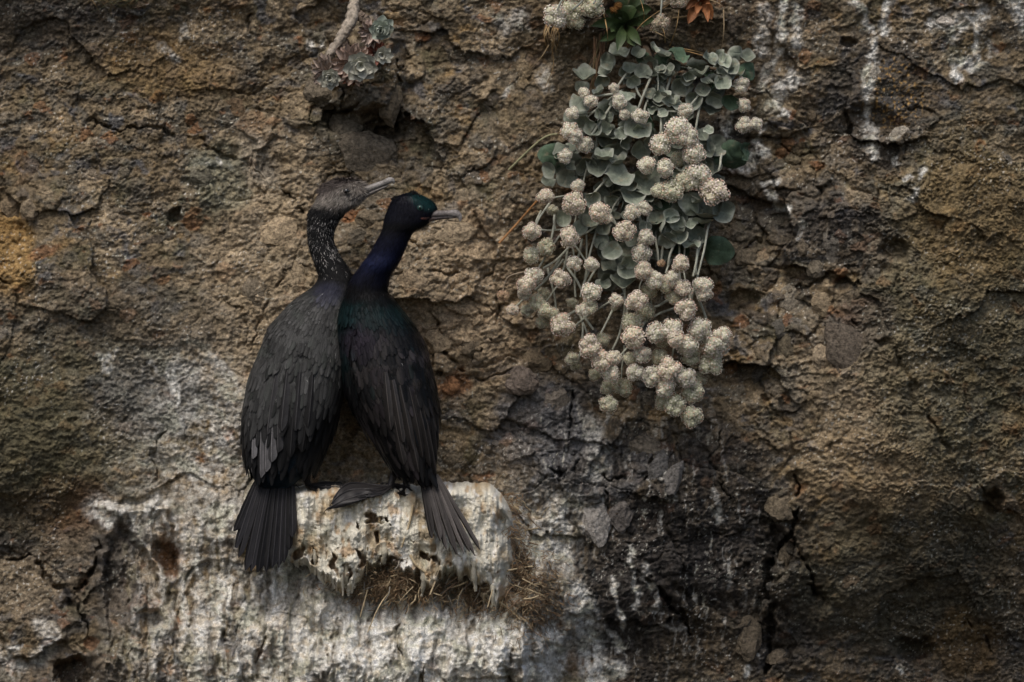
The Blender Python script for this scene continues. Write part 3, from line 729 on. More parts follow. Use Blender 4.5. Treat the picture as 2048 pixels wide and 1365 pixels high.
FT = np.array([0, .15, .38, .62, .82, .94, 1.0]); FW = np.array([.35, .78, 1.0, .97, .72, .40, .04])
def feathers(p, al, nr, L, Wd, col, lift=0.12, camber=0.22, edge=.68, shaft=1.1):
    """batch of feathers: root p, direction al, normal nr, length, half width -> one mesh of vanes with a raised shaft"""
    n = len(p); si = np.cross(al, nr); si /= np.linalg.norm(si, axis=1)[:, None] + 1e-9
    t = FT[None, :, None]; w = FW[None, :, None]
    ctr = p[:, None] + al[:, None] * (t * L[:, None, None]) + nr[:, None] * ((lift * t * 1.0 - 0.25 * lift * t * t) * L[:, None, None])
    cols = []
    vs_ = []
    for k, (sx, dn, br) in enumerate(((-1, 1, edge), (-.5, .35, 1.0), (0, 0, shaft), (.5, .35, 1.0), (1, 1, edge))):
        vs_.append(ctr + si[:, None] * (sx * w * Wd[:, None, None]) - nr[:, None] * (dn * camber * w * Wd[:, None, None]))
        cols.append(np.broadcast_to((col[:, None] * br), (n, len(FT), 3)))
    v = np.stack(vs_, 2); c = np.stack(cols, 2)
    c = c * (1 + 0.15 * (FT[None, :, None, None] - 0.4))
    m_ = len(FT) * 5
    f0 = grid_faces(len(FT), 5)
    f = (f0[None] + (np.arange(n) * m_)[:, None, None]).reshape(-1, 4)
    return v.reshape(-1, 3), f, c.reshape(-1, 3)

def strands(p, dr_, nr, L, W_, col):
    n = len(p); si = np.cross(dr_, nr); si /= np.linalg.norm(si, axis=1)[:, None] + 1e-9
    v = np.stack([p - si * W_[:, None], p + si * W_[:, None], p + dr_ * L[:, None]], 1)
    f = np.arange(n * 3).reshape(-1, 3)
    return v.reshape(-1, 3), f, np.repeat(col, 3, axis=0)

def one_feather(name, root, tip, nrm, hw, col, parent, mat, bow=0.0, ragged=0.0, seed=0):
    """a long flight or tail feather as a part of its own: narrow vane, shaft, blunt worn tip"""
    root, tip = np.array(root), np.array(tip); al = tip - root; L = np.linalg.norm(al); al /= L
    nrm = np.array(nrm, float); nrm -= al * nrm.dot(al); nrm /= np.linalg.norm(nrm); si = np.cross(al, nrm)
    ts = np.linspace(0, 1, 12); w = np.interp(ts, [0, .1, .5, .85, .95, 1], [.45, .7, 1, .95, .7, .15]) * hw
    rr = np.random.default_rng(seed); rag = rr.normal(0, 1, (12, 2)) * ragged * hw * (ts[:, None] ** 2)
    rows = []
    cc = []
    for k, t in enumerate(ts):
        c0 = root + al * L * t + nrm * bow * L * 4 * t * (1 - t)
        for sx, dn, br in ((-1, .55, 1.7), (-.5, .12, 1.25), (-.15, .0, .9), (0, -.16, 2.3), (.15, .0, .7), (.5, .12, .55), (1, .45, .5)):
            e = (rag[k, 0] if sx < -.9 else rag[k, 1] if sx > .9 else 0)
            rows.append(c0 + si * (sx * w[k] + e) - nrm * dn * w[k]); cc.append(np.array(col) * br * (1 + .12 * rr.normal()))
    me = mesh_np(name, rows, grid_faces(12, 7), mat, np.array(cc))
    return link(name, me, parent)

def noise_col(px, py, s=9, seed=0): return fbm(px / s, py / s, 3, seed)

def build_bird(body, root, colf, feat_rows, fuzz, mat, bump=None, seed=0):
    bd = link('body', body.mesh('body', mat, colf, bump), root)
    r_ = np.random.default_rng(seed)
    Vv, Ff, Cc = [], [], []; off = 0
    for (y0, y1, dy, n, L0, L1, W0, W1, lift, jit) in feat_rows:
        ys = np.arange(y0, y1, dy)
        for k, yy in enumerate(ys):
            u = (yy - y0) / max(y1 - y0, 1)
            th = -np.pi + (np.arange(n) + 0.5 * (k % 2)) * 2 * np.pi / n + r_.normal(0, .25 / n * 6.28 * jit, n)
            pp = np.full(n, yy) + r_.normal(0, dy * .22 * jit, n)
            p, a, d, nn = body.frame(th, pp)
            if bump is not None: p = p + nn * bump(th, pp, p)[:, None]
            ok = np.sin(th) < 0.55
            px = 1024 + p[:, 0] * 1000
            c = colf(px, pp, th) * (1 + np.clip(r_.normal(0, .24, (n, 1)), -.6, .9))
            L = (L0 + (L1 - L0) * u) * r_.uniform(.85, 1.15, n) / 1000; W_ = (W0 + (W1 - W0) * u) * r_.uniform(.9, 1.1, n) / 1000
            d = d + a * r_.normal(0, .07, (n, 1)); d /= np.linalg.norm(d, axis=1)[:, None]
            v, f, cc = feathers((p + nn * 0.0006)[ok], d[ok], nn[ok], L[ok], W_[ok], c[ok], lift)
            Vv.append(v); Ff.append(f + off); Cc.append(cc); off += len(v)
    V_, F_, C_ = np.vstack(Vv), np.vstack(Ff), np.vstack(Cc)
    tag(link('plumage', mesh_np('plumage', V_, F_, mat, C_), bd), kind='stuff')
    # fine barbs and down
    Vv, Ff, Cc = [], [], []; off = 0
    for (y0, y1, n, L0, L1, wd, stand, fcol) in fuzz:
        pp = r_.uniform(y0, y1, n); th = r_.uniform(-np.pi, np.pi, n)
        p, a, d, nn = body.frame(th, pp)
        if bump is not None: p = p + nn * bump(th, pp, p)[:, None]
        dd = d * (1 - stand) + nn * stand + a * r_.normal(0, .25, (n, 1)); dd /= np.linalg.norm(dd, axis=1)[:, None]
        px = 1024 + p[:, 0] * 1000
        c = fcol(px, pp, th, r_)
        v, f, cc = strands(p, dd, nn, r_.uniform(L0, L1, n) / 1000, np.full(n, wd / 1000), c)
        Vv.append(v); Ff.append(f + off); Cc.append(cc); off += len(v)
    tag(link('down', mesh_np('down', np.vstack(Vv), np.vstack(Ff), M['downm'], np.vstack(Cc), smooth=False), bd), kind='stuff')
    return bd

def loft_path(name, stations, parent, mat, seg=14, colf=None):
    """stations: (px, py, y, up half height px, half depth px, colour) along a bill or toe; slices face along the path"""
    st = stations; c = np.array([tuple(P(s[0], s[1], s[2])) for s in st])
    hk = 1.32 if ('bill' in name and st[0][0] > 800) else 1.25 if 'bill' in name else 1.0
    n0 = 26; t = np.linspace(0, len(st) - 1, n0)
    idx = np.arange(len(st))
    cc = np.stack([ipl(t, idx, c[:, k]) for k in range(3)], -1)
    hu = ipl(t, idx, [s[3] for s in st]) / 1000 * hk; hd = ipl(t, idx, [s[4] for s in st]) / 1000
    cl = np.stack([np.interp(t, idx, [s[5][k] for s in st]) for k in range(3)], -1)
    tg = np.gradient(cc, axis=0); tg /= np.linalg.norm(tg, axis=1)[:, None]
    dep = np.zeros_like(tg); dep[:, 1] = 1; dep -= tg * np.sum(dep * tg, 1)[:, None]; dep /= np.linalg.norm(dep, axis=1)[:, None]
    up = np.cross(tg, dep)
    th = np.linspace(0, 2 * np.pi, seg, endpoint=False)
    v = cc[:, None] + up[:, None] * (hu[:, None] * np.sin(th)[None])[..., None] + dep[:, None] * (hd[:, None] * np.cos(th)[None])[..., None]
    f = grid_faces(n0, seg, True)
    v = np.vstack([v.reshape(-1, 3), cc[0], cc[-1]]); nv = len(v)
    me = bpy.data.meshes.new(name)
    L_ = (n0 - 1) * seg
    fs = [tuple(int(k) for k in q) for q in f] + [(int((j + 1) % seg), int(j), nv - 2) for j in range(seg)] + [(L_ + int(j), L_ + int((j + 1) % seg), nv - 1) for j in range(seg)]
    me.from_pydata([tuple(q) for q in v], [], fs)
    me.polygons.foreach_set('use_smooth', np.ones(len(me.polygons), bool))
    ca = np.ones((nv, 4), np.float32); ca[:-2, :3] = np.repeat(cl, seg, axis=0); ca[-2, :3] = cl[0]; ca[-1, :3] = cl[-1]
    a_ = me.color_attributes.new('tint', 'FLOAT_COLOR', 'POINT'); a_.data.foreach_set('color', ca.ravel())
    me.materials.append(mat); me.update()
    return link(name, me, parent)

def eye_ball(parent, px, py, y, r, iris, pupil_r, ring=None):
    """ball with a coloured iris, a dark pupil and a lid ring"""
    bm = bmesh.new(); bmesh.ops.create_uvsphere(bm, u_segments=24, v_segments=16, radius=r / 1000)
    me = bpy.data.meshes.new('eye'); bm.to_mesh(me); bm.free()
    c = np.ones((len(me.vertices), 4), np.float32)
    for v in me.vertices:
        q = math.hypot(v.co.x, v.co.z) * 1000
        c[v.index, :3] = (0.004, 0.004, 0.004) if q < pupil_r else iris
    a_ = me.color_attributes.new('tint', 'FLOAT_COLOR', 'POINT'); a_.data.foreach_set('color', c.ravel())
    me.polygons.foreach_set('use_smooth', np.ones(len(me.polygons), bool)); me.materials.append(M['eye'])
    o = link('eye', me, parent); o.matrix_local = o.matrix_parent_inverse.inverted() @ o.matrix_parent_inverse @ Matrix.Identity(4)
    o.matrix_parent_inverse = Matrix.Identity(4); o.location = P(px, py, y) - parent.location
    if ring is not None:
        th = np.linspace(0, 2 * np.pi, 24); cen = np.array(P(px, py, y - r * .35 / 1000))
        pts = np.stack([cen[0] + np.cos(th) * r * 1.02 / 1000, np.full(24, cen[1]), cen[2] + np.sin(th) * r * .95 / 1000], -1)
        v, f = tube_np(pts, r * .16 / 1000, 6)
        link('eyelid', mesh_np('eyelid', v, f, M['skin'], np.zeros((len(v), 3)) + np.array(ring)), parent)
    return o

# ---- adult, in front, glossy
rowsB = [(387, 812, 824, -236, 3), (390, 801, 840, -236, 11), (396, 791, 854, -236, 17), (404, 783, 866, -236, 21), (414, 778, 873, -236, 23), (424, 774, 873, -236, 24), (434, 770, 868, -236, 24), (444, 768, 859, -236, 24),
         (454, 766, 848, -235, 24), (464, 763, 829, -233, 24), (476, 757, 820, -231, 25), (493, 748, 813, -228, 27), (510, 738, 805, -224, 29), (531, 724, 795, -219, 32), (554, 707, 779, -213, 34), (570, 699, 774, -209, 36),
         (584, 693, 775, -206, 40), (598, 687, 788, -203, 47), (615, 681, 801, -200, 54), (647, 674, 827, -197, 64), (689, 675, 849, -196, 72), (734, 679, 862, -197, 76), (779, 688, 872, -199, 76), (818, 705, 877, -202, 72),
         (840, 716, 877, -204, 69), (876, 740, 874, -208, 60), (902, 757, 871, -212, 52), (925, 772, 871, -217, 42), (945, 790, 872, -222, 32), (958, 812, 873, -227, 22), (968, 836, 872, -230, 10), (972, 850, 866, -231, 3)]
def offB(px, py):
    xw = np.interp(py, [640, 652, 670, 700, 740, 790, 840, 880, 920, 950], [690, 712, 702, 696, 701, 716, 741, 766, 796, 826])
    back = np.interp(py, [640, 700, 780, 860, 940], [800, 812, 826, 842, 856])          # fold where the two wings meet
    return -7 * sst(5, -5, px - xw) * sst(640, 665, py) - 3.5 * np.exp(-((px - back) / 5) ** 2) * sst(660, 720, py)
B = Body(rowsB, offB)
tealB = np.array([.005, .022, .023]); navy = np.array([.0075, .0085, .020]); blackB = np.array([.006, .006, .0066]); brownB = np.array([.033, .0295, .028]); viol = np.array([.030, .022, .034])
def colB(px, py, th):
    px = np.asarray(px, float); py = np.asarray(py, float)
    c = np.zeros(px.shape + (3,)) + blackB
    n = noise_col(px, py, 30, 700); n_ = noise_col(px, py, 9, 701)
    c = mixc(c, brownB, sst(640, 700, py) * sst(-.3, .4, n + .4 * n_) * sst(690, 720, px))  # brown plumage, lightened to carry the sheen on the wings
    c = mixc(c, navy, .95 * sst(450, 490, py) * sst(585, 545, py + n * 16) * sst(-.9, .2, n + .4))
    c = mixc(c, navy * .7, .5 * sst(452, 440, py))
    c = mixc(c, np.array([.013, .017, .048]), .8 * sst(1.3, .4, ell(px, py, 765, 522, 38, 20, -25)))  # soft blue highlight across the neck, painted into the colour
    crown = sst(1.25, .55, ell(px, py, 850, 402, 30, 15, 28)); c = mixc(c, tealB * 1.2, crown)
    neck_b = sst(594, 618, py + n * 9) * sst(672, 632, py + n * 14); c = mixc(c, tealB * .85, (.5 + .3 * np.clip(n + .5 * n_, -1, 1)) * neck_b * sst(860, 800, px))
    c = mixc(c, tealB * .8, .5 * sst(1.4, .4, ell(px, py, 690, 680, 26, 80))); c = mixc(c, viol, .55 * sst(1.4, .5, ell(px, py, 722, 676, 34, 30)))  # violet at the wing bend is a painted highlight
    c = mixc(c, viol * .7, .4 * sst(.1, .6, n) * sst(640, 680, py)); c = mixc(c, tealB * .7, .35 * sst(.35, .6, noise_col(px, py, 22, 706)) * sst(660, 700, py) * sst(850, 780, py))
    return c
def bumpB(TH, PY, p):
    px = 1024 + p[..., 0] * 1000
    n = fbm(px / 14, PY / 22, 3, 720) * .0012 + fbm(px / 40, PY / 50, 2, 721) * .003
    neckf = .0022 * np.exp(-((PY - 528) / 12) ** 2) + .003 * np.exp(-((PY - 566) / 18) ** 2)
    return n * sst(600, 680, PY) + neckf * (px < 790) * .8
rootB = empty('cormorant', P(800, 972, -.16))
tag(rootB, 'glossy blue-black cormorant with short bill held level, front right of the pair', 'cormorant', 'cormorants standing on the nest')
def fzB(px, py, th, r_):
    c = colB(px, py, th) * r_.uniform(.3, 1.9, (len(px), 1)); w = r_.random(len(px)) < .0006
    c[w] = (.6, .6, .58); return c
build_bird(B, rootB, colB,
           [(612, 700, 7, 56, 13, 20, 3.8, 5.2, .05, 1.7), (690, 800, 11, 42, 24, 36, 5.5, 7.5, .035, 1.7), (770, 905, 16, 34, 44, 72, 6, 7.5, .03, 1.7), (880, 950, 12, 26, 42, 34, 6, 5.5, .03, 1.7)],
           [(386, 470, 8000, 4, 8, .45, .22, fzB), (470, 625, 12000, 5, 10, .45, .2, fzB), (600, 720, 7000, 6, 10, .35, .08, fzB), (720, 950, 13000, 9, 18, .5, .07, fzB)], M['gloss'], bumpB, 5)
bl = [(.15, .13, .122), (.11, .09, .085), (.21, .19, .18)]
ub = loft_path('upper_bill', [(848, 432, -.240, 7, 11, (.11, .06, .05)), (862, 430, -.240, 6.6, 10, bl[1]), (876, 428.5, -.241, 5.6, 8.5, bl[0]), (892, 428, -.241, 5.0, 6.5, bl[0]), (904, 427.5, -.241, 5.6, 6, bl[2]), (911, 428, -.241, 6.2, 5.5, bl[2]), (917, 431, -.241, 5.0, 4.6, bl[2]), (920, 437, -.241, 3.0, 3.2, (.36, .33, .31)), (919.5, 444, -.241, .7, .9, (.36, .33, .31))], rootB, M['bill'])
loft_path('lower_bill', [(842, 441, -.240, 4.6, 9, (.20, .055, .04)), (856, 439, -.240, 4.4, 8.5, (.17, .10, .08)), (872, 436.5, -.240, 3.6, 7, bl[1]), (890, 435, -.240, 2.8, 5, bl[1]), (904, 434.5, -.240, 2.3, 4, bl[0]), (912, 435, -.240, 1.2, 2, bl[0])], rootB, M['bill'])
loft_path('gape_skin', [(833, 434, -.2535, 1.2, 2.5, (.09, .03, .022)), (839, 436.5, -.2535, 3.8, 4.5, (.15, .045, .03)), (848, 437, -.2515, 4.6, 4.5, (.13, .048, .036)), (858, 435, -.2485, 2.8, 3, (.12, .075, .06))], rootB, M['skin'])
eye_ball(rootB, 840, 416, -.2585, 5.0, (.03, .085, .07), 2.4, (.012, .035, .033))
# crest tufts
cr = np.random.default_rng(3)
for (cx, cy, n, sp, ln, lean) in ((829, 391, 150, 6, 15, -.3), (846, 396, 60, 5, 8, -.6), (797, 397, 110, 5, 12, -.85)):
    pts = []
    for k in range(n):
        x0 = cx + cr.normal(0, sp); y0 = cy + abs(x0 - cx) * .25 + 2; a = lean + cr.normal(0, .22); L = ln * cr.uniform(.6, 1.05) * (1 - .35 * min(1, abs(x0 - cx) / (2 * sp)))
        z0 = -.236 + cr.normal(0, .004)
        pts.append((P(x0, y0, z0), P(x0 + math.sin(a) * L * .5, y0 - math.cos(a) * L * .55, z0), P(x0 + math.sin(a * 1.5) * L, y0 - math.cos(a * 1.3) * L, z0 + cr.normal(0, .001)), .0011, blackB * cr.uniform(.7, 1.3)))
    strand_mat('crest', pts, M['gloss'], rootB)
# legs, webbed feet
fs_ = (.022, .020, .021)
def leg(parent, pts, r):
    return loft_path('leg', [(x, y, d, rr, rr, fs_) for (x, y, d), rr in zip(pts, r)], parent, M['skin'])
def foot(parent, heel, tips, rad=2.6, onnest=False):
    """totipalmate foot: four toes joined by web, each toe ending in a claw"""
    f_ = empty('foot', P(*heel)); f_.parent = parent; f_.location = P(*heel) - parent.location
    if onnest: tips = [[(x, y, min(d, -Nh(x, y) - .005)) for x, y, d in tp] for tp in tips]
    base = Vector(P(*heel)); paths = []
    def hang(o): o.parent = f_; o.matrix_parent_inverse = Matrix.Translation(-base); return o
    def conform(g, gap):
        if not onnest: return g
        g = np.array(g); sh = g.shape; q = g.reshape(-1, 3)
        for i_ in range(len(q)):
            k_ = 1000 * CAMD / (CAMD + q[i_, 1]); u_, v_ = 1024 + q[i_, 0] * k_, 682.5 - q[i_, 2] * k_
            hh = max(Nh(u_ + a_, v_ + b__) for a_ in (-5, 0, 5) for b__ in (-4, 0, 4))
            q[i_] = np.array(P(u_, v_, min(q[i_, 1], -hh - gap)))
        return q.reshape(sh)
    for tp in tips:
        pth = conform(smooth_path([tuple(P(*heel))] + [tuple(P(*q)) for q in tp], 12), .004); paths.append(pth)
        v, f = tube_np(pth, np.linspace(rad * 1.25, rad * .75, 12) / 1000 * (1 + .16 * np.sin(np.linspace(0, 14, 12))), 10)
        o = bpy.data.objects.new('toe', mesh_np('toe', v, f, M['skin'], np.zeros((len(v), 3)) + fs_)); COL.objects.link(o); hang(o)
        e = pth[-1]; d = (pth[-1] - pth[-2]); d /= np.linalg.norm(d)
        cp = np.array([e - d * .002, e + d * .005 + (0, 0, -.001), e + d * .009 + (0, 0, -.006)])
        v, f = tube_np(smooth_path(cp, 6), np.linspace(rad * .7, .2, 6) / 1000, 6)
        o = bpy.data.objects.new('claw', mesh_np('claw', v, f, M['skin'], np.zeros((len(v), 3)) + .008)); COL.objects.link(o); hang(o)
    for a, b_ in zip(paths[:-1], paths[1:]):
        s_ = np.linspace(0, 1, 9)[None, :, None]
        g = a[:, None] * (1 - s_) + b_[:, None] * s_
        sag = (np.sin(np.pi * s_[..., 0]) * np.linspace(0, 1, 12)[:, None])
        g[..., 2] -= .006 * sag * .6; dirn = (a[-1] + b_[-1]) / 2 - a[0]
        g -= dirn[None, None] * (.05 * sag ** 1.5)[..., None]
        g[..., 2] += (.0010 * np.sin(np.linspace(0, 22, 12)))[:, None] * np.sin(np.pi * s_[..., 0])
        g = conform(g, .0046)
        v2 = np.concatenate([g.reshape(-1, 3), (g - np.array([0, -.0012, .0016])).reshape(-1, 3)])
        f0 = grid_faces(12, 9)
        o = bpy.data.objects.new('web', mesh_np('web', v2, np.vstack([f0, f0[:, ::-1] + 108]), M['skin'], np.zeros((len(v2), 3)) + np.array(fs_) * .95)); COL.objects.link(o); hang(o)
    return f_
leg(rootB, [(800, 905, -.175), (793, 932, -.170), (787, 950, -.166), (782, 968, -.168), (780, 978, -.172)], [19, 13, 7.5, 6.5, 6])
foot(rootB, (783, 974, -.185), [[(748, 970, -.165), (705, 966, -.182), (684, 975, -.203), (668, 996, -.222)], [(745, 978, -.180), (702, 980, -.205), (676, 993, -.226), (664, 1006, -.230)], [(752, 984, -.195), (712, 993, -.224), (680, 1004, -.234), (655, 1018, -.236)], [(765, 988, -.205), (742, 994, -.228), (722, 1000, -.236)]], 2.0, True)
leg(rootB, [(825, 925, -.165), (815, 945, -.155), (812, 962, -.150), (814, 974, -.150)], [15, 9, 7, 6])
foot(rootB, (814, 974, -.150), [[(790, 969, -.12), (765, 967, -.09)], [(795, 972, -.15), (772, 970, -.14)], [(806, 982, -.18), (800, 988, -.205)], [(822, 982, -.18), (826, 988, -.2)]])
# tail fan: each feather its own part
tb = [((841, 952), (863, 1074)), ((844, 950), (868, 1060)), ((848, 948), (881, 1080)), ((853, 947), (893, 1093)), ((857, 947), (905, 1099)), ((861, 947), (915, 1105)), ((864, 947), (927, 1106)), ((867, 948), (938, 1104)), ((870, 949), (949, 1110)), ((873, 950), (957, 1099))]
for k, (a, t) in enumerate(tb):
    t = (t[0] + random.gauss(0, 2), t[1] + random.gauss(0, 3))
    d0 = -.236 - .0022 * (k % 3) - .001 * k; L = random.uniform(.9, 1.12)
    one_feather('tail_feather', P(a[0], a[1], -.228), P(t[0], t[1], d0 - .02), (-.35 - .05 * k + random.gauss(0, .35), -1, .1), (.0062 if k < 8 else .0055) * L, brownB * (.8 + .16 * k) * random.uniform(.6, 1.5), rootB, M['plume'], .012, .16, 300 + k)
# wing tips: long primaries on the right flank and tertials down the back
wb = [((842, 800), (872, 948), 8), ((832, 790), (862, 935), 8.5), ((818, 775), (846, 915), 9), ((800, 770), (826, 900), 9), ((858, 790), (874, 925), 7), ((785, 760), (806, 885), 9), ((770, 745), (782, 860), 9), ((866, 770), (877, 880), 6), ((812, 830), (838, 945), 7.5), ((788, 830), (808, 930), 8)]
for k, (a, t, w) in enumerate(wb):
    def dep(x, y, o):
        l = float(ipl(y, B.py, B.l)); r = float(ipl(y, B.py, B.r)); u = np.clip((x - (l + r) / 2) / ((r - l) / 2), -.97, .97)
        return float(ipl(y, B.py, B.yc) - ipl(y, B.py, B.hd) * math.sqrt(1 - u * u)) / 1000 - o
    def nrm(x, y):
        l = float(ipl(y, B.py, B.l)); r = float(ipl(y, B.py, B.r)); u = float(np.clip((x - (l + r) / 2) / ((r - l) / 2), -.97, .97))
        return (u, -math.sqrt(1 - u * u), .1)
    one_feather('wing_feather', P(a[0], a[1], dep(*a, .003)), P(t[0], t[1], dep(t[0], t[1], .009)), nrm((a[0] + t[0]) / 2, (a[1] + t[1]) / 2), w / 1000, brownB * random.uniform(.8, 1.5), rootB, M['gloss'], .03, .10, 400 + k)

# ---- younger, dull bird behind, bill raised
rowsA = [(357.5, 686, 700, -150, 4), (360, 672, 711, -150, 10), (365, 659, 722, -150, 16), (371, 650, 730, -150, 20), (379, 643, 733, -151, 22), (388, 639, 733, -151, 23), (396, 636, 729, -151, 23), (404, 633, 721, -151, 23), (412, 628, 709, -150, 24),
         (422, 621, 694, -149, 25), (434, 617, 683, -147, 26), (450, 615, 674, -145, 27), (465, 615, 668, -143, 27), (480, 616, 667, -141, 27), (498, 619, 673, -140, 28), (519, 626, 685, -139, 30), (540, 633, 699, -139, 33), (556, 637, 704, -139, 37),
         (568, 630, 706, -139, 43), (578, 620, 708, -139, 48), (590, 602, 709, -139, 54), (604, 584, 710, -140, 60), (622, 567, 711, -141, 66), (650, 543, 711, -143, 74), (689, 523, 709, -146, 80), (728, 508, 704, -150, 84), (766, 497, 696, -153, 84),
         (811, 488, 684, -157, 82), (840, 485, 677, -160, 79), (870, 485, 666, -163, 72), (902, 489, 652, -168, 62), (925, 496, 640, -173, 52), (945, 504, 622, -178, 40), (960, 510, 600, -184, 28), (972, 520, 582, -188, 14), (977, 530, 570, -190, 4)]
def offA(px, py):
    ba_ = np.interp(px, [480, 530, 560, 600, 640, 690], [970, 960, 932, 888, 846, 792])
    fold = np.interp(py, [640, 720, 800, 880, 950], [590, 570, 548, 528, 512])
    return -7 * sst(-6, 6, py - ba_) - 4 * np.exp(-((px - fold) / 5) ** 2) * sst(690, 760, py)
A = Body(rowsA, offA)
greyA = np.array([.055, .055, .054]); blackA = np.array([.011, .011, .012]); headA = np.array([.23, .205, .18])
def colA(px, py, th):
    px = np.asarray(px, float); py = np.asarray(py, float)
    c = np.zeros(px.shape + (3,)) + greyA
    n = noise_col(px, py, 34, 800); n_ = noise_col(px, py, 8, 801)
    c = mixc(c, greyA * .55, sst(.0, .6, n + .3 * n_)); c = mixc(c, np.array([.040, .046, .040]), .5 * sst(.1, .5, noise_col(px, py, 26, 805)))
    c = mixc(c, blackA, .85 * sst(600, 560, py)); c = mixc(c, np.array([.028, .030, .055]), .6 * sst(1.3, .5, ell(px, py, 665, 585, 32, 24)))
    c = mixc(c, blackA * .8, .95 * sst(770, 860, py + (px - 560) * .22 + n * 20))
    c = mixc(c, np.array([.012, .022, .032]), .7 * sst(905, 935, py + n * 8))
    n5 = noise_col(px, py, 4.5, 812); hd = sst(428, 398, py + (680 - px) * .14 + n_ * 6); c = mixc(c, headA * (1 + .7 * n5)[..., None], hd)
    c = mixc(c, np.array([.075, .060, .058]), .8 * hd * sst(384, 370, py - (680 - px) * .45)); c = mixc(c, np.array([.23, .21, .185]), .7 * hd * sst(1.3, .6, ell(px, py, 688, 398, 28, 9, -5)))
    return c
def bumpA(TH, PY, p):
    px = 1024 + p[..., 0] * 1000
    return (fbm(px / 14, PY / 20, 3, 820) * .001 + fbm(px / 40, PY / 60, 2, 821) * .003) * sst(590, 680, PY) + fbm(px / 6, PY / 6, 2, 823) * .0012 * sst(430, 410, PY)
rootA = empty('cormorant', P(585, 975, -.12))
tag(rootA, 'dull grey-black young cormorant with speckled neck and raised bill, left of the pair', 'cormorant', 'cormorants standing on the nest')
def fzA(px, py, th, r_):
    c = colA(px, py, th) * r_.uniform(.6, 1.7, (len(px), 1)); w = r_.random(len(px)) < .0025
    c[w] = (.6, .6, .58); return c
def fzNeck(px, py, th, r_):
    c = colA(px, py, th) * r_.uniform(.5, 1.5, (len(px), 1))
    k = .10 * sst(545, 500, py) * sst(400, 425, py) * np.clip(.7 + noise_col(px, py, 14, 830), .1, 1.4) + .02
    w = r_.random(len(px)) < k * .8
    c[w] = np.array([.52, .50, .48]) * r_.uniform(.4, 1.5, (w.sum(), 1)); return c
def fzSpeck(px, py, th, r_):
    k = sst(560, 480, py) * np.clip(.55 + 1.1 * noise_col(px, py, 14, 830), 0.03, 1)
    c = colA(px, py, th); w = r_.random(len(px)) < k
    c[w] = np.array([.60, .58, .56]) * r_.uniform(.3, 1.4, (w.sum(), 1)); return c
def fzHead(px, py, th, r_): return colA(px, py, th) * r_.uniform(.3, 2.0, (len(px), 1))
build_bird(A, rootA, colA,
           [(596, 700, 7, 64, 13, 20, 3.6, 5, .05, 1.7), (690, 820, 11, 46, 24, 36, 5.5, 7.5, .035, 1.7), (790, 915, 16, 34, 42, 62, 7, 8, .03, 1.7), (890, 948, 11, 26, 26, 20, 5, 5, .03, 1.6)],
           [(358, 432, 7500, 7, 12, .8, .34, fzHead), (358, 385, 1500, 9, 15, .9, .5, fzHead), (410, 560, 12000, 5, 9, .6, .28, fzNeck), (418, 560, 2100, 2.2, 4, .75, .25, fzSpeck), (545, 720, 17000, 7, 12, .45, .11, fzA), (700, 955, 15000, 8, 16, .5, .07, fzA)], M['plume'], bumpA, 9)
ba = [(.19, .175, .16), (.28, .265, .25), (.13, .115, .105)]
loft_path('upper_bill', [(716, 385, -.155, 9, 11, (.17, .15, .135)), (728, 381, -.155, 7.5, 10, ba[0]), (742, 376.5, -.156, 6.0, 8, ba[0]), (757, 370.5, -.157, 5.0, 6.5, ba[1]), (770, 365.5, -.158, 4.8, 5.5, ba[0]), (778, 361.5, -.158, 5.2, 5.2, ba[1]), (784, 361, -.158, 4.4, 4.4, ba[1]), (787, 364.5, -.158, 2.4, 2.8, ba[1]), (787.5, 368.5, -.158, .6, .7, ba[1])], rootA, M['bill'])
loft_path('lower_bill', [(704, 401, -.153, 3.0, 9, ba[2]), (720, 395, -.154, 5.0, 9, (.22, .195, .17)), (736, 389, -.155, 4.0, 7.5, ba[2]), (752, 382, -.156, 3.0, 5.5, ba[2]), (768, 375, -.157, 2.0, 4, ba[0]), (777, 371.5, -.157, 1.0, 2, ba[0])], rootA, M['bill'])
loft_path('gape_skin', [(699, 402, -.1745, 1, 1.6, (.04, .035, .03)), (711, 396, -.1725, 1.7, 2.4, (.03, .026, .024)), (724, 390, -.1665, 1.6, 2.4, (.03, .026, .024)), (738, 383.5, -.1635, 1.0, 1.6, (.04, .035, .03))], rootA, M['skin'])
eye_ball(rootA, 693, 383, -.1770, 6.2, (.022, .018, .016), 3.8, (.09, .08, .07))
leg(rootA, [(610, 925, -.150), (612, 945, -.142), (614, 960, -.138), (617, 972, -.135)], [20, 11, 7, 6])
foot(rootA, (617, 972, -.135), [[(645, 966, -.10), (680, 966, -.075)], [(650, 970, -.125), (694, 970, -.115)], [(648, 975, -.155), (690, 975, -.155)], [(625, 978, -.165), (630, 981, -.18)]])
leg(rootA, [(540, 925, -.150), (542, 945, -.142), (543, 960, -.138), (545, 970, -.135)], [18, 10, 7, 6])
foot(rootA, (545, 970, -.135), [[(560, 964, -.10), (575, 964, -.075)], [(566, 968, -.125), (588, 968, -.110)], [(568, 972, -.150), (590, 972, -.150)], [(550, 976, -.160), (552, 980, -.172)]])
ta = [((512, 962), (471, 1068)), ((516, 962), (472, 1098)), ((522, 963), (477, 1122)), ((529, 964), (489, 1134)), ((537, 965), (502, 1143)), ((545, 966), (519, 1138)), ((552, 966), (531, 1143)), ((559, 966), (545, 1136)), ((566, 966), (558, 1132)), ((573, 966), (569, 1124)), ((579, 966), (579, 1106)), ((584, 965), (588, 1075))]
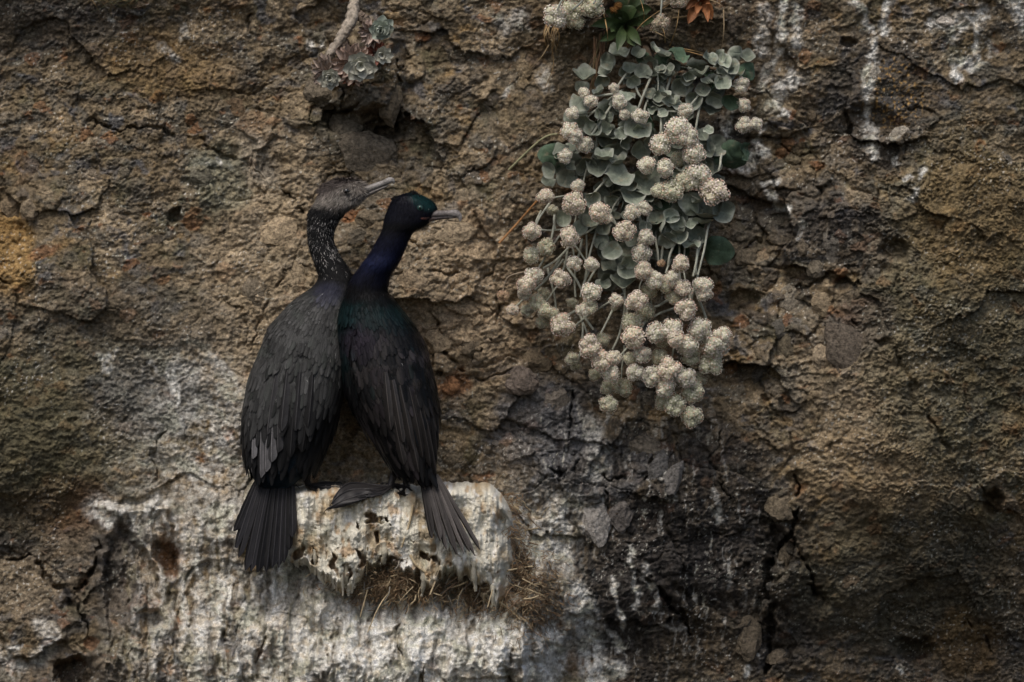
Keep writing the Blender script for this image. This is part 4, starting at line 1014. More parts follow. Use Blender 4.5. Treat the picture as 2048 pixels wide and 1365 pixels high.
for k, (a, t) in enumerate(ta):
    t = (t[0] + random.gauss(0, 1.2), t[1] + random.gauss(0, 5))
    e = abs(k - 5.5) / 5.5
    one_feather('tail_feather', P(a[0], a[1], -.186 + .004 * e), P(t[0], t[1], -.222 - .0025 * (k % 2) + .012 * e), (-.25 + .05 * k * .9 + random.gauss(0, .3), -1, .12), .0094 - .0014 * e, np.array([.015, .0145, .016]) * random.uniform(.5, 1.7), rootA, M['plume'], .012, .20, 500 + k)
def depA(x, y, o):
    l = float(ipl(y, A.py, A.l)); r = float(ipl(y, A.py, A.r)); u = float(np.clip((x - (l + r) / 2) / ((r - l) / 2), -.97, .97))
    return float(ipl(y, A.py, A.yc) - ipl(y, A.py, A.hd) * math.sqrt(1 - u * u)) / 1000 - o, (u, -math.sqrt(1 - u * u), .1)
wa = [((497, 840), (504, 946), 9.5, .060), ((508, 845), (505, 918), 10, .075), ((523, 850), (522, 956), 9.5, .062), ((535, 850), (531, 944), 10, .070), ((545, 845), (543, 925), 10, .055), ((556, 830), (556, 905), 10, .042), ((530, 760), (512, 885), 10, .036), ((552, 745), (534, 870), 10.5, .042), ((575, 740), (562, 862), 10.5, .040), ((600, 745), (590, 862), 10.5, .036), ((626, 745), (616, 855), 10, .032), ((515, 770), (496, 872), 8, .028), ((586, 830), (580, 915), 9, .024), ((615, 820), (604, 905), 9, .02)]
for k, (a, t, w, g) in enumerate(wa):
    d0, n0_ = depA(*a, .002); d1, n1_ = depA(*t, (.014 if k < 5 else .007) + .001 * (k % 3))
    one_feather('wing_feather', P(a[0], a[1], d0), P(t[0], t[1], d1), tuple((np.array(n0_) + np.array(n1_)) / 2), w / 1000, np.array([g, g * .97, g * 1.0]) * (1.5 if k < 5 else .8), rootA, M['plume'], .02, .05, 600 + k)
# ------------------------------------------------------------------ plants
def leaf_mat(name, base, rim, rough=0.75, spec=0.25, var=0.25):
    m, nt, b = node_mat(name, rough, spec)
    oi = nt.nodes.new('ShaderNodeObjectInfo')
    mul = nt.nodes.new('ShaderNodeVectorMath'); mul.operation = 'MULTIPLY'
    nt.links.new(attr(nt), mul.inputs[0]); nt.links.new(oi.outputs['Color'], mul.inputs[1])
    gm = nt.nodes.new('ShaderNodeNewGeometry'); sp = nt.nodes.new('ShaderNodeTexNoise'); sp.inputs['Scale'].default_value = 55; sp.inputs['Detail'].default_value = 4
    nt.links.new(gm.outputs['Position'], sp.inputs['Vector'])
    cr_ = nt.nodes.new('ShaderNodeMapRange'); cr_.inputs['From Min'].default_value = .60; cr_.inputs['From Max'].default_value = .72; cr_.inputs['To Max'].default_value = .6
    nt.links.new(sp.outputs['Fac'], cr_.inputs['Value'])
    mxc = nt.nodes.new('ShaderNodeMix'); mxc.data_type = 'RGBA'; mxc.inputs[7].default_value = (*rim, 1) if rim else (.30, .25, .17, 1)
    nt.links.new(cr_.outputs[0], mxc.inputs[0]); nt.links.new(mul.outputs[0], mxc.inputs[6])
    grain(nt, b, mxc.outputs[2], 130, 0.3, 0.5, 320, 0.0012, 'Position')
    return m
M['leaf'] = leaf_mat('felt_leaf', None, None, 0.85, 0.15)
M['wax'] = leaf_mat('waxy_leaf', None, (.10, .09, .05), 0.45, 0.4)
M['dryleaf'] = leaf_mat('dry_leaf', None, (.14, .08, .04), 0.6, 0.3)
m, nt, b = node_mat('flower', 0.9, 0.1)
mul = nt.nodes.new('ShaderNodeVectorMath'); mul.operation = 'MULTIPLY'
nt.links.new(attr(nt), mul.inputs[0]); nt.links.new(objcol(nt), mul.inputs[1]); grain(nt, b, mul.outputs[0], 300, .2, .1, 300, .0005, 'Position'); M['flower'] = m
M['stem'] = M['leaf']

def leaf_mesh(seed, elong=1.0, cup=0.25, wave=0.12, mid=None, edge=None, tipw=0.0, thick=0.035):
    """round felted leaf of unit half-length in the XZ plane facing -Y, attached at +Z; upper and lower skin joined at the rim"""
    r_ = random.Random(seed); nr, na = 8, 24
    ph = [r_.uniform(0, 6.28) for _ in range(4)]; tw = r_.uniform(-.25, .25); fold = r_.uniform(.05, .35)
    top, bot, col = [], [], []
    mid = np.array(mid if mid is not None else (.62, .66, .62)); edge = np.array(edge if edge is not None else (1.9, 1.85, 1.7))
    for i in range(nr + 1):
        q = i / nr
        for j in range(na):
            a = 2 * math.pi * j / na
            rad = 1 + .05 * math.sin(2 * a + ph[0]) + .035 * math.sin(3 * a + ph[1])
            rad *= 1 - .22 * max(0, math.sin(a)) ** 6 + tipw * max(0, -math.sin(a)) ** 5
            x = q * rad * math.cos(a) / elong; z = q * rad * math.sin(a)
            y = -cup * (q ** 2) + wave * q ** 3 * (math.sin(3 * a + ph[2]) + .7 * math.sin(5 * a + ph[3])) + fold * abs(x) * -.4 + .18 * cup * z + tw * x * z * .5
            y += .035 * math.exp(-(x / .05) ** 2) * (1 - q * .5) + (.02 * math.sin(9 * z + 3 * abs(x)) * q)
            top.append((x, y, z)); bot.append((x, y + thick * (1 - q ** 4), z))
            k = q ** 7; vein = math.exp(-(x / .06) ** 2) * .25 + .1 * max(0, math.sin(11 * z + 7 * abs(x))) * q
            col.append(mid * (1 - k) * (1 + vein) + edge * k)
    n = len(top); f = grid_faces(nr + 1, na, True)
    V_ = np.array(top + bot); F_ = np.vstack([f, f[:, ::-1] + n])
    return mesh_np('leaf', V_, F_, M['leaf'], np.array(col + [c * 1.25 for c in col]))
g0 = np.array([.33, .35, .295]); gd = np.array([.085, .125, .085])
LV = [leaf_mesh(900 + i, random.Random(i).uniform(1.0, 1.2), [.45, .25, .6, .35, -.3, .5, .7, .3][i], [.10, .18, .12, .2, .16, .09, .15, .2][i]) for i in range(8)]

def leaf(parent, px, py, rx, ry, ang, y, col, up=1, v=None, name='leaf', mat=None):
    """rx, ry: apparent half sizes in the photo; the leaf is turned about its long axis to look that narrow"""
    o = bpy.data.objects.new(name, LV[random.randrange(8) if v is None else v]); COL.objects.link(o); o.parent = parent
    long_, short = max(rx, ry), min(rx, ry)
    tilt = math.acos(min(1, max(short / long_, .3))) * up
    a = R(ang) if rx >= ry else R(ang + 90)
    spin = random.choice((0, math.pi)) + random.gauss(0, .5)
    if abs(tilt) < .35: tilt += random.uniform(-.15, .35)
    m_ = Matrix.Rotation(a, 4, 'Y') @ Matrix.Rotation(-tilt, 4, 'X') @ Matrix.Rotation(math.pi / 2 if abs(tilt) > .5 else spin, 4, 'Y') 
    if abs(tilt) > .5: m_ = Matrix.Rotation(a, 4, 'Y') @ Matrix.Rotation(-tilt, 4, 'X') @ Matrix.Rotation(random.gauss(0, .5), 4, 'Y')
    s = long_ / 1000
    o.matrix_parent_inverse = Matrix.Identity(4)
    o.matrix_local = Matrix.Translation(P(px, py, y) - parent.location) @ m_ @ Matrix.Scale(s, 4)
    c = np.asarray(col) * random.uniform(.8, 1.2)
    o.color = (float(c[0]), float(c[1]), float(c[2]), 1)
    return o

def pompom(seed, lobes=8, n=430, tight=1.0):
    """flower head: lobed ball crowded with tiny florets, pinkish buds in the middle of each lobe; unit radius"""
    r_ = np.random.default_rng(seed)
    ld = []
    for k in range(lobes):
        z = 1 - (k + .5) * 2 / lobes; a = k * 2.39996 + r_.normal(0, .25)
        d = np.array([math.sqrt(1 - z * z) * math.cos(a), z, math.sqrt(1 - z * z) * math.sin(a)]) + r_.normal(0, .12, 3)
        ld.append((d / np.linalg.norm(d) * r_.uniform(.44, .60), r_.uniform(.40, .50)))
    V_, F_, K_ = [], [], []
    def addt(vs, fs, cs):
        b0 = len(V_); V_.extend(vs); F_.extend([tuple(b0 + q for q in f) for f in fs]); K_.extend(cs)
    # dark core of each lobe
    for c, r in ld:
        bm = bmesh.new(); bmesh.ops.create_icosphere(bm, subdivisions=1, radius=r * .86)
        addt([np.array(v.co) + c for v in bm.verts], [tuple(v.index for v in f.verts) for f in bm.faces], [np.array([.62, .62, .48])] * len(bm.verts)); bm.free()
    m_ = int(n / lobes)
    for li, (c, r) in enumerate(ld):
        for k in range(m_):
            z = 1 - (k + .5) * 2 / m_; a = k * 2.39996
            d = np.array([math.sqrt(1 - z * z) * math.cos(a), z, math.sqrt(1 - z * z) * math.sin(a)]) + r_.normal(0, .08, 3); d /= np.linalg.norm(d)
            p = c + d * r
            if any(np.linalg.norm(p - c2) < r2 * .9 for q, (c2, r2) in enumerate(ld) if q != li): continue
            s = np.cross(d, (.3, .2, .9)); s /= np.linalg.norm(s); t = np.cross(d, s)
            ro = r_.uniform(0, 1.2); s, t = s * math.cos(ro) + t * math.sin(ro), -s * math.sin(ro) + t * math.cos(ro)
            R_ = r_.uniform(.055, .085); hgt = r_.uniform(.03, .09)
            toward = max(0, d @ (c / (np.linalg.norm(c) + 1e-9)))
            pet = np.array([.96, .895, .83]) * r_.uniform(.8, 1.12)
            if r_.random() < .36 * toward: pet = np.array([.92, .66, .55]) * r_.uniform(.7, 1.1)
            elif r_.random() < .25: pet = np.array([.80, .80, .66])
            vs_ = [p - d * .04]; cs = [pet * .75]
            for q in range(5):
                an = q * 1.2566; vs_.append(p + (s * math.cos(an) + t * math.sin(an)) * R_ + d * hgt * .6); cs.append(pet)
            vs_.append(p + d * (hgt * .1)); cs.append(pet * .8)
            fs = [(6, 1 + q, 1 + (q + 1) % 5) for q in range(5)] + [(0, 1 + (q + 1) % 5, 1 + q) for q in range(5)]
            addt(vs_, fs, cs)
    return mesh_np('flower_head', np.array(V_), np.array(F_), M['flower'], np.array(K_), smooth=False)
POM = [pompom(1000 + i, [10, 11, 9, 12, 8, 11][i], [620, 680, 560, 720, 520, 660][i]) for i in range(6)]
cream = np.array([.98, .96, .94]); pinkc = np.array([1.0, .93, .89]); greenc = np.array([.88, .88, .80])
def head(parent, px, py, r, y, col, v=None, squash=None):
    o = bpy.data.objects.new('flower_head', POM[random.randrange(6) if v is None else v]); COL.objects.link(o); o.parent = parent
    s = r / 1000 * 1.10; sq = squash or (random.uniform(.9, 1.08), .9, random.uniform(.86, 1.04))
    o.matrix_parent_inverse = Matrix.Identity(4)
    o.matrix_local = Matrix.Translation(P(px, py, y) - parent.location) @ Matrix.Rotation(random.gauss(0, .4), 4, 'Y') @ Matrix.Diagonal((s * sq[0], s * sq[1], s * sq[2], 1)) @ Quaternion((random.gauss(0, 1), random.gauss(0, 1), random.gauss(0, 1), random.gauss(0, 1))).normalized().to_matrix().to_4x4()
    c = np.asarray(col) * random.uniform(.88, 1.1)
    o.color = (float(c[0]), float(c[1]), float(c[2]), 1)
    return o
def stem(parent, pts, r=2.6, col=(.30, .315, .27), y0=None, name='stem', r1=None, n=14, mat=None):
    v, f = tube_np(smooth_path([tuple(P(*q)) for q in pts], n), np.linspace(r, r1 or r * .8, n) / 1000, 7)
    o = link(name, mesh_np(name, v, f, mat or M['leaf'], np.ones((len(v), 3))), parent)
    c = np.asarray(col) * random.uniform(.85, 1.15); o.color = (*[float(x) for x in c], 1)
    return o

Z4 = lambda x, y: (980 + x / 3.4125, 60 + y / 3.4125)
Z5 = lambda x, y: (980 + x / 3.102, 440 + y / 3.102)
plant = empty('buckwheat_plant', P(1300, 170, -.03))
tag(plant, 'large hanging plant with round grey-green leaves and many cream pompom flower heads', 'plant')

def base_y(px, py):
    """front surface the plant mass follows"""
    bulge = .055 * math.exp(-((px - 1290) / 190) ** 2) * math.exp(-((py - 420) / 380) ** 2)
    return -max(Hmax(px, py, 10), .0) - .018 - bulge

L4 = [(635,330,75,45,5),(790,215,45,50,0),(890,165,65,35,-10),(1005,165,45,40,30),(955,275,52,38,0),(1045,290,52,48,20),(980,335,45,32,0),(800,290,55,35,-25),(750,315,55,22,-20),(1100,215,50,35,30),(1160,265,25,20,0),(1180,180,55,25,10),(1255,225,45,30,15),(1220,270,35,28,-30),(1280,180,60,40,30,1),(1110,130,40,20,50),(1300,380,62,55,0),(1410,250,65,25,0),(1420,320,75,38,0),(1490,205,50,30,55),(1510,285,35,20,0),(1580,295,40,25,30),(1650,260,55,45,-20),(1685,160,42,45,20),(1755,190,50,40,15),(1765,285,50,55,10,1),(1680,305,60,25,-5),(1580,380,60,50,20),(1500,390,30,35,0,1),(1530,460,55,45,0),(1640,470,55,40,0,1),(1390,475,55,55,-15),(1255,455,42,28,0),(1280,500,50,25,0),(1150,345,32,45,0),(1160,495,55,42,0),(875,500,60,45,-5),(940,435,50,25,10),(620,490,65,50,20),(610,600,50,35,0),(650,620,60,40,20),(770,600,60,100,5),(790,690,55,30,-10),(920,660,40,30,0),(1010,700,75,60,0),(1100,650,40,60,10,1),(820,730,85,40,0),(1490,685,30,28,0),(1530,790,60,65,0),(1640,860,95,85,0,1),(1725,830,30,55,0,1),(1070,785,35,45,0),(810,800,70,40,0),(905,770,35,45,10),(780,880,62,38,0),(890,840,50,45,-30),(880,910,60,32,-10),(1000,840,55,70,-20),(430,860,70,75,0,1),(480,800,50,30,-20),(650,900,70,40,-10),(740,950,80,55,0),(880,1000,85,65,15),(1010,1010,55,70,20),(420,960,40,50,0),(520,1020,60,60,20),(400,1040,40,35,0),(970,1140,85,60,10),(840,1100,60,40,0),(1060,1060,80,70,0),(1170,1200,62,50,0,1),(1320,1230,60,80,20),(1380,1190,60,70,0),(1480,1270,110,70,-5),(1580,1240,70,75,0),(1140,1300,60,45,-20),(1220,1270,45,50,0),(1280,1310,45,40,0),(1370,1330,45,30,0),(670,1290,60,60,0),(700,1130,50,40,0),(760,1100,50,60,0),(910,1230,40,60,0),(1480,940,60,70,0),(740,870,40,30,0),(1600,220,45,40,0),(1450,420,45,40,0),(960,560,50,40,10),(700,700,60,45,0),(1200,600,50,60,0),(560,900,60,45,0),(1120,950,60,60,0),(1330,600,60,50,0),(1240,1000,60,50,0),(620,1180,60,50,0),(500,1280,50,50,0),(1090,420,40,30,0),(1500,560,60,30,10)]
L5 = [(700,45,45,45,0),(690,125,45,40,0),(760,195,55,55,0),(690,190,40,50,0),(845,190,48,50,0),(870,245,50,30,0),(820,265,40,35,0),(850,330,60,50,0),(740,360,55,40,0),(820,400,75,50,0),(700,405,40,30,0),(760,290,60,40,0),(650,60,40,30,0),(1170,120,55,42,0),(1290,110,60,50,0),(1250,160,50,25,0),(1405,190,75,80,0,1),(1330,20,70,35,0),(1060,60,40,70,0),(1000,15,50,30,0),(900,120,60,50,0),(620,20,50,40,0),(1100,110,50,40,0),(560,60,45,40,0)]
lr = random.Random(21)
random.seed(21)
for Zf, LL, k in ((Z4, L4, 3.4125), (Z5, L5, 3.102)):
    for q in LL:
        px, py = Zf(q[0], q[1]); g = len(q) > 5
        c = gd * lr.uniform(.9, 1.5) if g else g0 * lr.uniform(.6, 1.25)
        leaf(plant, px, py, q[2] / k * 1.25, q[3] / k * 1.25, q[4], base_y(px, py) - lr.uniform(.0, .045), c, 1 if lr.random() < .8 else -1)
for k in range(110):      # leaves deeper in the mass
    t = lr.random(); py = 110 + t * 440; cx = np.interp(py, [110, 200, 300, 400, 550], [1330, 1300, 1270, 1270, 1290]); hwid = np.interp(py, [110, 200, 300, 400, 550], [140, 150, 165, 165, 90])
    px = cx + lr.uniform(-1, 1) * hwid
    leaf(plant, px, py, lr.uniform(13, 21), lr.uniform(11, 19), lr.uniform(-30, 30), base_y(px, py) + lr.uniform(.0, .02), g0 * lr.uniform(.6, 1.0) if lr.random() < .8 else gd, 1)

for k in range(75):      # small overlapping leaves in the front of the mass
    py = lr.uniform(105, 470); cx = np.interp(py, [105, 200, 300, 400, 470], [1340, 1310, 1270, 1280, 1330]); hwid = np.interp(py, [105, 200, 300, 400, 470], [135, 140, 150, 130, 90])
    px = cx + lr.uniform(-1, 1) * hwid
    leaf(plant, px, py, lr.uniform(10, 17), lr.uniform(7, 15), lr.uniform(-40, 40), base_y(px, py) - lr.uniform(.005, .045), g0 * lr.uniform(.6, 1.2), 1 if lr.random() < .75 else -1)
S4 = [[(915,320),(865,395)],[(985,360),(1010,430),(1035,465)],[(1080,365),(1045,450),(1010,540)],[(1145,290),(1145,440)],[(1225,350),(1205,470)],[(1465,400),(1380,500),(1250,650)],[(1435,500),(1410,640),(1400,700)],[(670,452),(830,440)],[(590,580),(700,560),(830,460)],[(590,665),(720,550),(760,520)],[(820,530),(740,650),(670,750)],[(730,730),(715,830),(660,950),(635,1050)],[(800,1010),(740,1080),(650,1180)],[(405,1150),(500,1135)],[(880,1155),(820,1260)],[(540,855),(600,810)],[(945,585),(1000,585)],[(1150,540),(1165,700)],[(1190,620),(1180,700)],[(1215,555),(1300,555)],[(1220,560),(1270,610)],[(1150,840),(1110,880)],[(1240,760),(1280,785)],[(1260,935),(1330,975)],[(1370,1125),(1440,1165)],[(380,1220),(310,1345)],[(440,1270),(445,1360)],[(590,1260),(570,1365)],[(760,1300),(680,1365)],[(825,1265),(860,1330)],[(1020,1280),(1035,1360)],[(1080,1270),(1075,1365)],[(1620,370),(1680,390)],[(620,1040),(600,1130)],[(1560,960),(1575,880)],[(1050,600),(1080,470)]]
S5 = [[(290,0),(280,45)],[(300,60),(440,60)],[(700,0),(540,110)],[(520,150),(600,265)],[(505,160),(520,225)],[(480,170),(455,310)],[(480,180),(410,250),(330,300)],[(400,20),(370,170)],[(410,280),(350,370),(280,435)],[(420,290),(330,380)],[(490,310),(570,440)],[(370,360),(410,560)],[(410,420),(345,510)],[(600,150),(580,420)],[(650,100),(590,390)],[(640,330),(600,400)],[(545,560),(575,640),(570,760),(550,870)],[(570,620),(605,730)],[(520,570),(430,640)],[(520,665),(600,600),(740,510)],[(760,560),(690,700)],[(835,370),(835,540),(820,640)],[(945,370),(925,440)],[(830,600),(800,720),(760,805)],[(860,780),(800,850)],[(830,840),(815,990)],[(970,620),(920,700)],[(1020,540),(1060,525)],[(1030,130),(1045,260)],[(1090,30),(1070,190),(1060,260)],[(1140,160),(1105,280)],[(1175,170),(1180,370)],[(1215,60),(1205,230)],[(1290,160),(1260,350)],[(1310,150),(1280,340)],[(1350,60),(1330,180),(1290,340)],[(1280,380),(1250,510)],[(1280,460),(1330,580),(1375,715)],[(1300,500),(1340,640)],[(935,0),(950,90)],[(975,0),(965,85)],[(755,0),(790,40)],[(1100,300),(1090,330)],[(180,520),(150,550)],[(1140,790),(1125,860)],[(1020,600),(1080,570)],[(640,680),(590,610)],[(560,180),(530,480)],[(610,330),(560,480)],[(520,60),(480,140)],[(1200,300),(1215,500)],[(840,480),(850,600),(830,760)],[(1240,480),(1235,600)],[(430,100),(300,300)],[(1000,420),(1005,560)]]
for Zf, SS in ((Z4, S4), (Z5, S5)):
    for q in SS:
        pts = []
        dd = lr.uniform(.018, .042)
        if len(q) == 2:
            (xa, ya), (xb, yb_) = q; bx = lr.uniform(-.07, .07); q = [q[0], ((xa + xb) / 2 + (yb_ - ya) * bx, (ya + yb_) / 2 - (xb - xa) * bx), q[1]]
        (xa, ya), (xb, yb_) = q[0], q[1]; ll = math.hypot(xb - xa, yb_ - ya); ex = 45 / max(ll, 1)
        top_first = ya <= q[-1][1]
        if not top_first: q = q[::-1]; (xa, ya), (xb, yb_) = q[0], q[1]
        q = [(xa - (xb - xa) * ex * 1.3 + lr.uniform(-14, 14), ya - (yb_ - ya) * ex * 1.3)] + list(q)
        for ii, (x, y) in enumerate(q):
            px, py = Zf(x, y); pts.append((px, py, base_y(px, py) - (dd if ii > 1 else dd * .75 if ii == 1 else -.006)))
        stem(plant, pts, lr.uniform(1.8, 3.0), np.array([.40, .41, .34]) * lr.uniform(.85, 1.15))
stem(plant, [(*Z4(130, 955), -.05), (*Z4(300, 790), -.075), (*Z4(390, 725), -.085), (*Z4(460, 712), -.09)], 2.4, (.30, .29, .17))
stem(plant, [(*Z5(225, 320), -.10), (*Z5(120, 350), -.085), (*Z5(90, 400), -.08), (*Z5(80, 440), -.08)], 1.6, (.32, .26, .19))

H4 = [(640,430,35),(690,490,45),(845,400,35),(880,490,50),(915,580,40),(1025,590,60),(560,570,42),(545,690,60),(585,730,50),(640,785,55),(515,865,50),(1335,550,45),(1715,375,60),(1730,510,55),(1740,650,56),(1820,640,48),(1165,780,75),(1280,680,75),(1340,730,70),(1390,840,75),(1280,890,60,'b'),(1070,925,68),(1195,945,60),(1415,1000,80),(1535,1100,88,'p'),(1490,1060,60),(1240,1100,80,'g'),(1150,1095,55,'g'),(1325,1040,60,'g'),(380,1135,58,'p'),(570,1190,85,'p'),(600,1065,45),(425,1230,40,'b'),(745,1245,70,'p'),(800,1290,35),(970,1245,55),(1060,1220,45)]
H5 = [(258,72,52,'p'),(490,108,60,'p'),(255,220,52,'g'),(350,170,55,'g'),(525,272,55),(632,275,48),(440,365,68,'p'),(270,350,55),(225,400,55,'p'),(215,460,50),(80,470,38,'d'),(140,560,42,'p'),(330,460,40,'b'),(290,510,50,'g'),(340,560,55,'g'),(390,590,50,'g'),(230,560,45,'b'),(325,630,50,'b'),(450,650,78,'p'),(575,560,40),(630,450,65),(620,530,60,'g'),(510,515,40,'b'),(780,500,48),(770,545,25,'g'),(830,72,68,'p'),(942,205,65),(967,112,50),(1060,270,25,'d'),(955,315,52,'p'),(1020,370,55),(1080,400,60,'g'),(1130,370,55),(1185,270,62,'p'),(1200,425,60,'p'),(1320,410,55),(1330,460,45),(1140,480,50,'g'),(990,440,55,'b'),(970,570,60,'b'),(910,505,70,'p'),(880,640,60,'g'),(890,730,72,'p'),(1030,700,65),(1070,750,50,'g'),(1130,680,70),(1215,555,75,'p'),(1300,680,75),(1150,740,50,'p'),(1220,780,75),(1440,720,60),(1400,780,80),(1375,890,70,'g'),(1250,850,60,'g'),(940,830,60),(900,945,60),(870,860,40,'g'),(1050,850,55,'g'),(1110,920,75,'p'),(1205,975,75),(1000,970,60),(1090,1040,65),(1260,1070,75,'g'),(1290,990,50,'b'),(1080,1130,60,'b'),(1150,1150,65,'g'),(1255,1215,72,'g'),(620,790,70,'p'),(690,870,62,'p'),(770,855,50),(745,955,55),(650,960,40,'b'),(730,1040,50,'b'),(830,1040,60,'b'),(730,1145,60,'g'),(510,860,42,'g'),(530,900,35,'b'),(700,745,45,'b')]
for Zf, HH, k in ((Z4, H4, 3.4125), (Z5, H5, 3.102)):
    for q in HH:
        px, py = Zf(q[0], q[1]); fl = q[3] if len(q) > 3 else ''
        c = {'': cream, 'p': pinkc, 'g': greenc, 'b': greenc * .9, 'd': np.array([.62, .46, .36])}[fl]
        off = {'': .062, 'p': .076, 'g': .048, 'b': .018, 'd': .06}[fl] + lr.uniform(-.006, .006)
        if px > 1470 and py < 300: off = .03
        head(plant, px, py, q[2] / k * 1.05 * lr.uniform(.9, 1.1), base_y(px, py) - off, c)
# woody crown the stems spring from
for pts, r in (([(1290, 95, -.01), (1300, 130, -.05), (1285, 200, -.05), (1270, 300, -.05)], 8), ([(1310, 110, -.02), (1370, 130, -.045), (1440, 140, -.045)], 6), ([(1290, 160, -.05), (1210, 190, -.05), (1170, 240, -.045)], 5), ([(1300, 180, -.05), (1340, 280, -.045), (1380, 360, -.045)], 6)):
    stem(plant, pts, r, (.13, .095, .065), name='woody_stem', r1=r * .5)

# second buckwheat, only its hanging heads show at the upper edge
plant2 = empty('buckwheat_plant', P(1160, -40, -.03))
tag(plant2, 'cream pompom heads hanging in from above at the upper edge, left of the green rosette', 'plant')
for px, py, r, dy in ((1113, 32, 26, .10), (1145, 22, 24, .075), (1186, 14, 23, .10), (1150, 44, 16, .07)):
    head(plant2, px, py, r * 1.06, -Hmax(px, max(py, 0)) - dy + .05, greenc if r < 25 else cream)
stem(plant2, [(1180, -45, -.08), (1165, 0, -.12), (1145, 20, -.13)], 2.4); stem(plant2, [(1210, -50, -.08), (1195, -10, -.12), (1187, 8, -.13)], 2.4); stem(plant2, [(1170, -50, -.07), (1130, -8, -.12), (1114, 20, -.13)], 2.4)
for q in ((1170, -30, 20, 16), (1200, -28, 22, 18), (1140, -34, 20, 17), (1225, -40, 20, 16)): leaf(plant2, *q, 0, -.09, g0)
plant3 = empty('buckwheat_plant', P(1340, -40, -.03))
tag(plant3, 'two greyish pompom heads on stems at the upper edge, right of the green rosette', 'plant')
for px, py, r in ((1320, 47, 20), (1355, -2, 20), (1322, -6, 11)): head(plant3, px, py, r, -Hmax(px, max(py, 0)) - .055, np.array([.75, .68, .62]))
stem(plant3, [(1322, -60, -.08), (1324, -10, -.12), (1321, 32, -.13)], 2.2); stem(plant3, [(1360, -60, -.08), (1358, -30, -.12), (1355, -10, -.13)], 2.2)
for q in ((1340, -40, 20, 16), (1380, -36, 18, 15)): leaf(plant3, *q, 0, -.08, g0)

# strap-leaved rosettes --------------------------------------------
def blade(parent, root, tip, hw, col, bowl=.25, droop=(0, 0, 0), name='leaf', mat=None, edge=1.5, wide=.55, twist=0.0):
    root, tip = np.array(P(*root)), np.array(P(*tip)); n = 10; t = np.linspace(0, 1, n)[:, None]
    mid = (root + tip) / 2 + np.array(droop)
    c = root * (1 - t) ** 2 + 2 * mid * t * (1 - t) + tip * t ** 2
    tg = np.gradient(c, axis=0); tg /= np.linalg.norm(tg, axis=1)[:, None]
    s = np.cross(tg, (0, 1, 0.35)); s /= np.linalg.norm(s, axis=1)[:, None] + 1e-9; nn = np.cross(s, tg)
    nn *= np.sign(-nn[:, 1:2] + 1e-6)
    w = np.interp(t[:, 0], [0, .15, wide, .85, 1], [.35, .55, 1, .62, .03]) * hw / 1000
    rows, cc = [], []
    for th_ in (0, 1):
        for i in range(n):
            for sx in (-1, -.5, 0, .5, 1):
                rows.append(c[i] + s[i] * sx * w[i] + nn[i] * (bowl * (abs(sx) - .4) * w[i] - th_ * .0016 * (1 - abs(sx) ** 3)))
                cc.append(np.ones(3) * (edge if abs(sx) == 1 else .95 if sx else 1.25))
    f = grid_faces(n, 5)
    o = link(name, mesh_np(name, rows, np.vstack([f, f[:, ::-1] + n * 5]), mat or M['wax'], np.array(cc)), parent)
    cl = np.asarray(col) * random.uniform(.85, 1.15); o.color = (*[float(x) for x in cl], 1)
    return o
ros = empty('rosette_plant', P(1252, 55, -.05))
tag(ros, 'dark green rosette of pointed strap leaves above the hanging grey-green plant', 'plant')
cg = (.040, .062, .022); yb = -Hmax(1252, 50, 25)
for tx, ty, hw, d in ((1187, 53, 9, -.06), (1210, 88, 8, -.08), (1236, 104, 9.5, -.10), (1285, 92, 9, -.10), (1310, 40, 10, -.06), (1298, 18, 12, -.04), (1262, 4, 12, -.04), (1225, 30, 9, -.04), (1205, 25, 9, -.035), (1238, 22, 8, -.055), (1268, 100, 8, -.085), (1290, 60, 8, -.09), (1222, 65, 8, -.09), (1280, -14, 12, -.03), (1240, -10, 11, -.03)):
    blade(ros, (1250 + random.gauss(0, 2), 52 + random.gauss(0, 2), yb - .02), (tx + random.gauss(0, 4), ty + random.gauss(0, 4), yb + d), hw * random.uniform(1.1, 1.5), np.array(cg) * random.uniform(.6, 1.5), .35, (random.gauss(0, .006), -.02, .012 + random.gauss(0, .006)), wide=.68)
for px, py in ((1228, 20), (1236, 12)):
    head(ros, px, py, 9, yb - .05, np.array([.45, .24, .10]))
dryp = empty('withered_plant', P(1400, -10, -.04))
tag(dryp, 'withered plant with russet-brown curled leaves at the upper edge of the cliff', 'plant')
yb = -Hmax(1400, 20, 20)
for r_, t_, hw in (((1398, 8), (1376, 48), 12), ((1404, 4), (1424, 40), 12), ((1400, 6), (1420, 8), 9), ((1396, 2), (1372, 20), 8), ((1410, 10), (1416, 45), 7), ((1402, 0), (1398, -22), 10), ((1400, 6), (1392, 30), 8)):
    blade(dryp, (*r_, yb - .02), (*t_, yb - random.uniform(.04, .07)), hw, np.array([.30, .125, .05]) * random.uniform(.6, 1.1), .8, (0, -.012, .01), mat=M['dryleaf'])
stem(dryp, [(1402, 5, yb - .025), (1385, 30, yb - .03), (1345, 36, yb - .03)], 2.2, (.30, .21, .11))

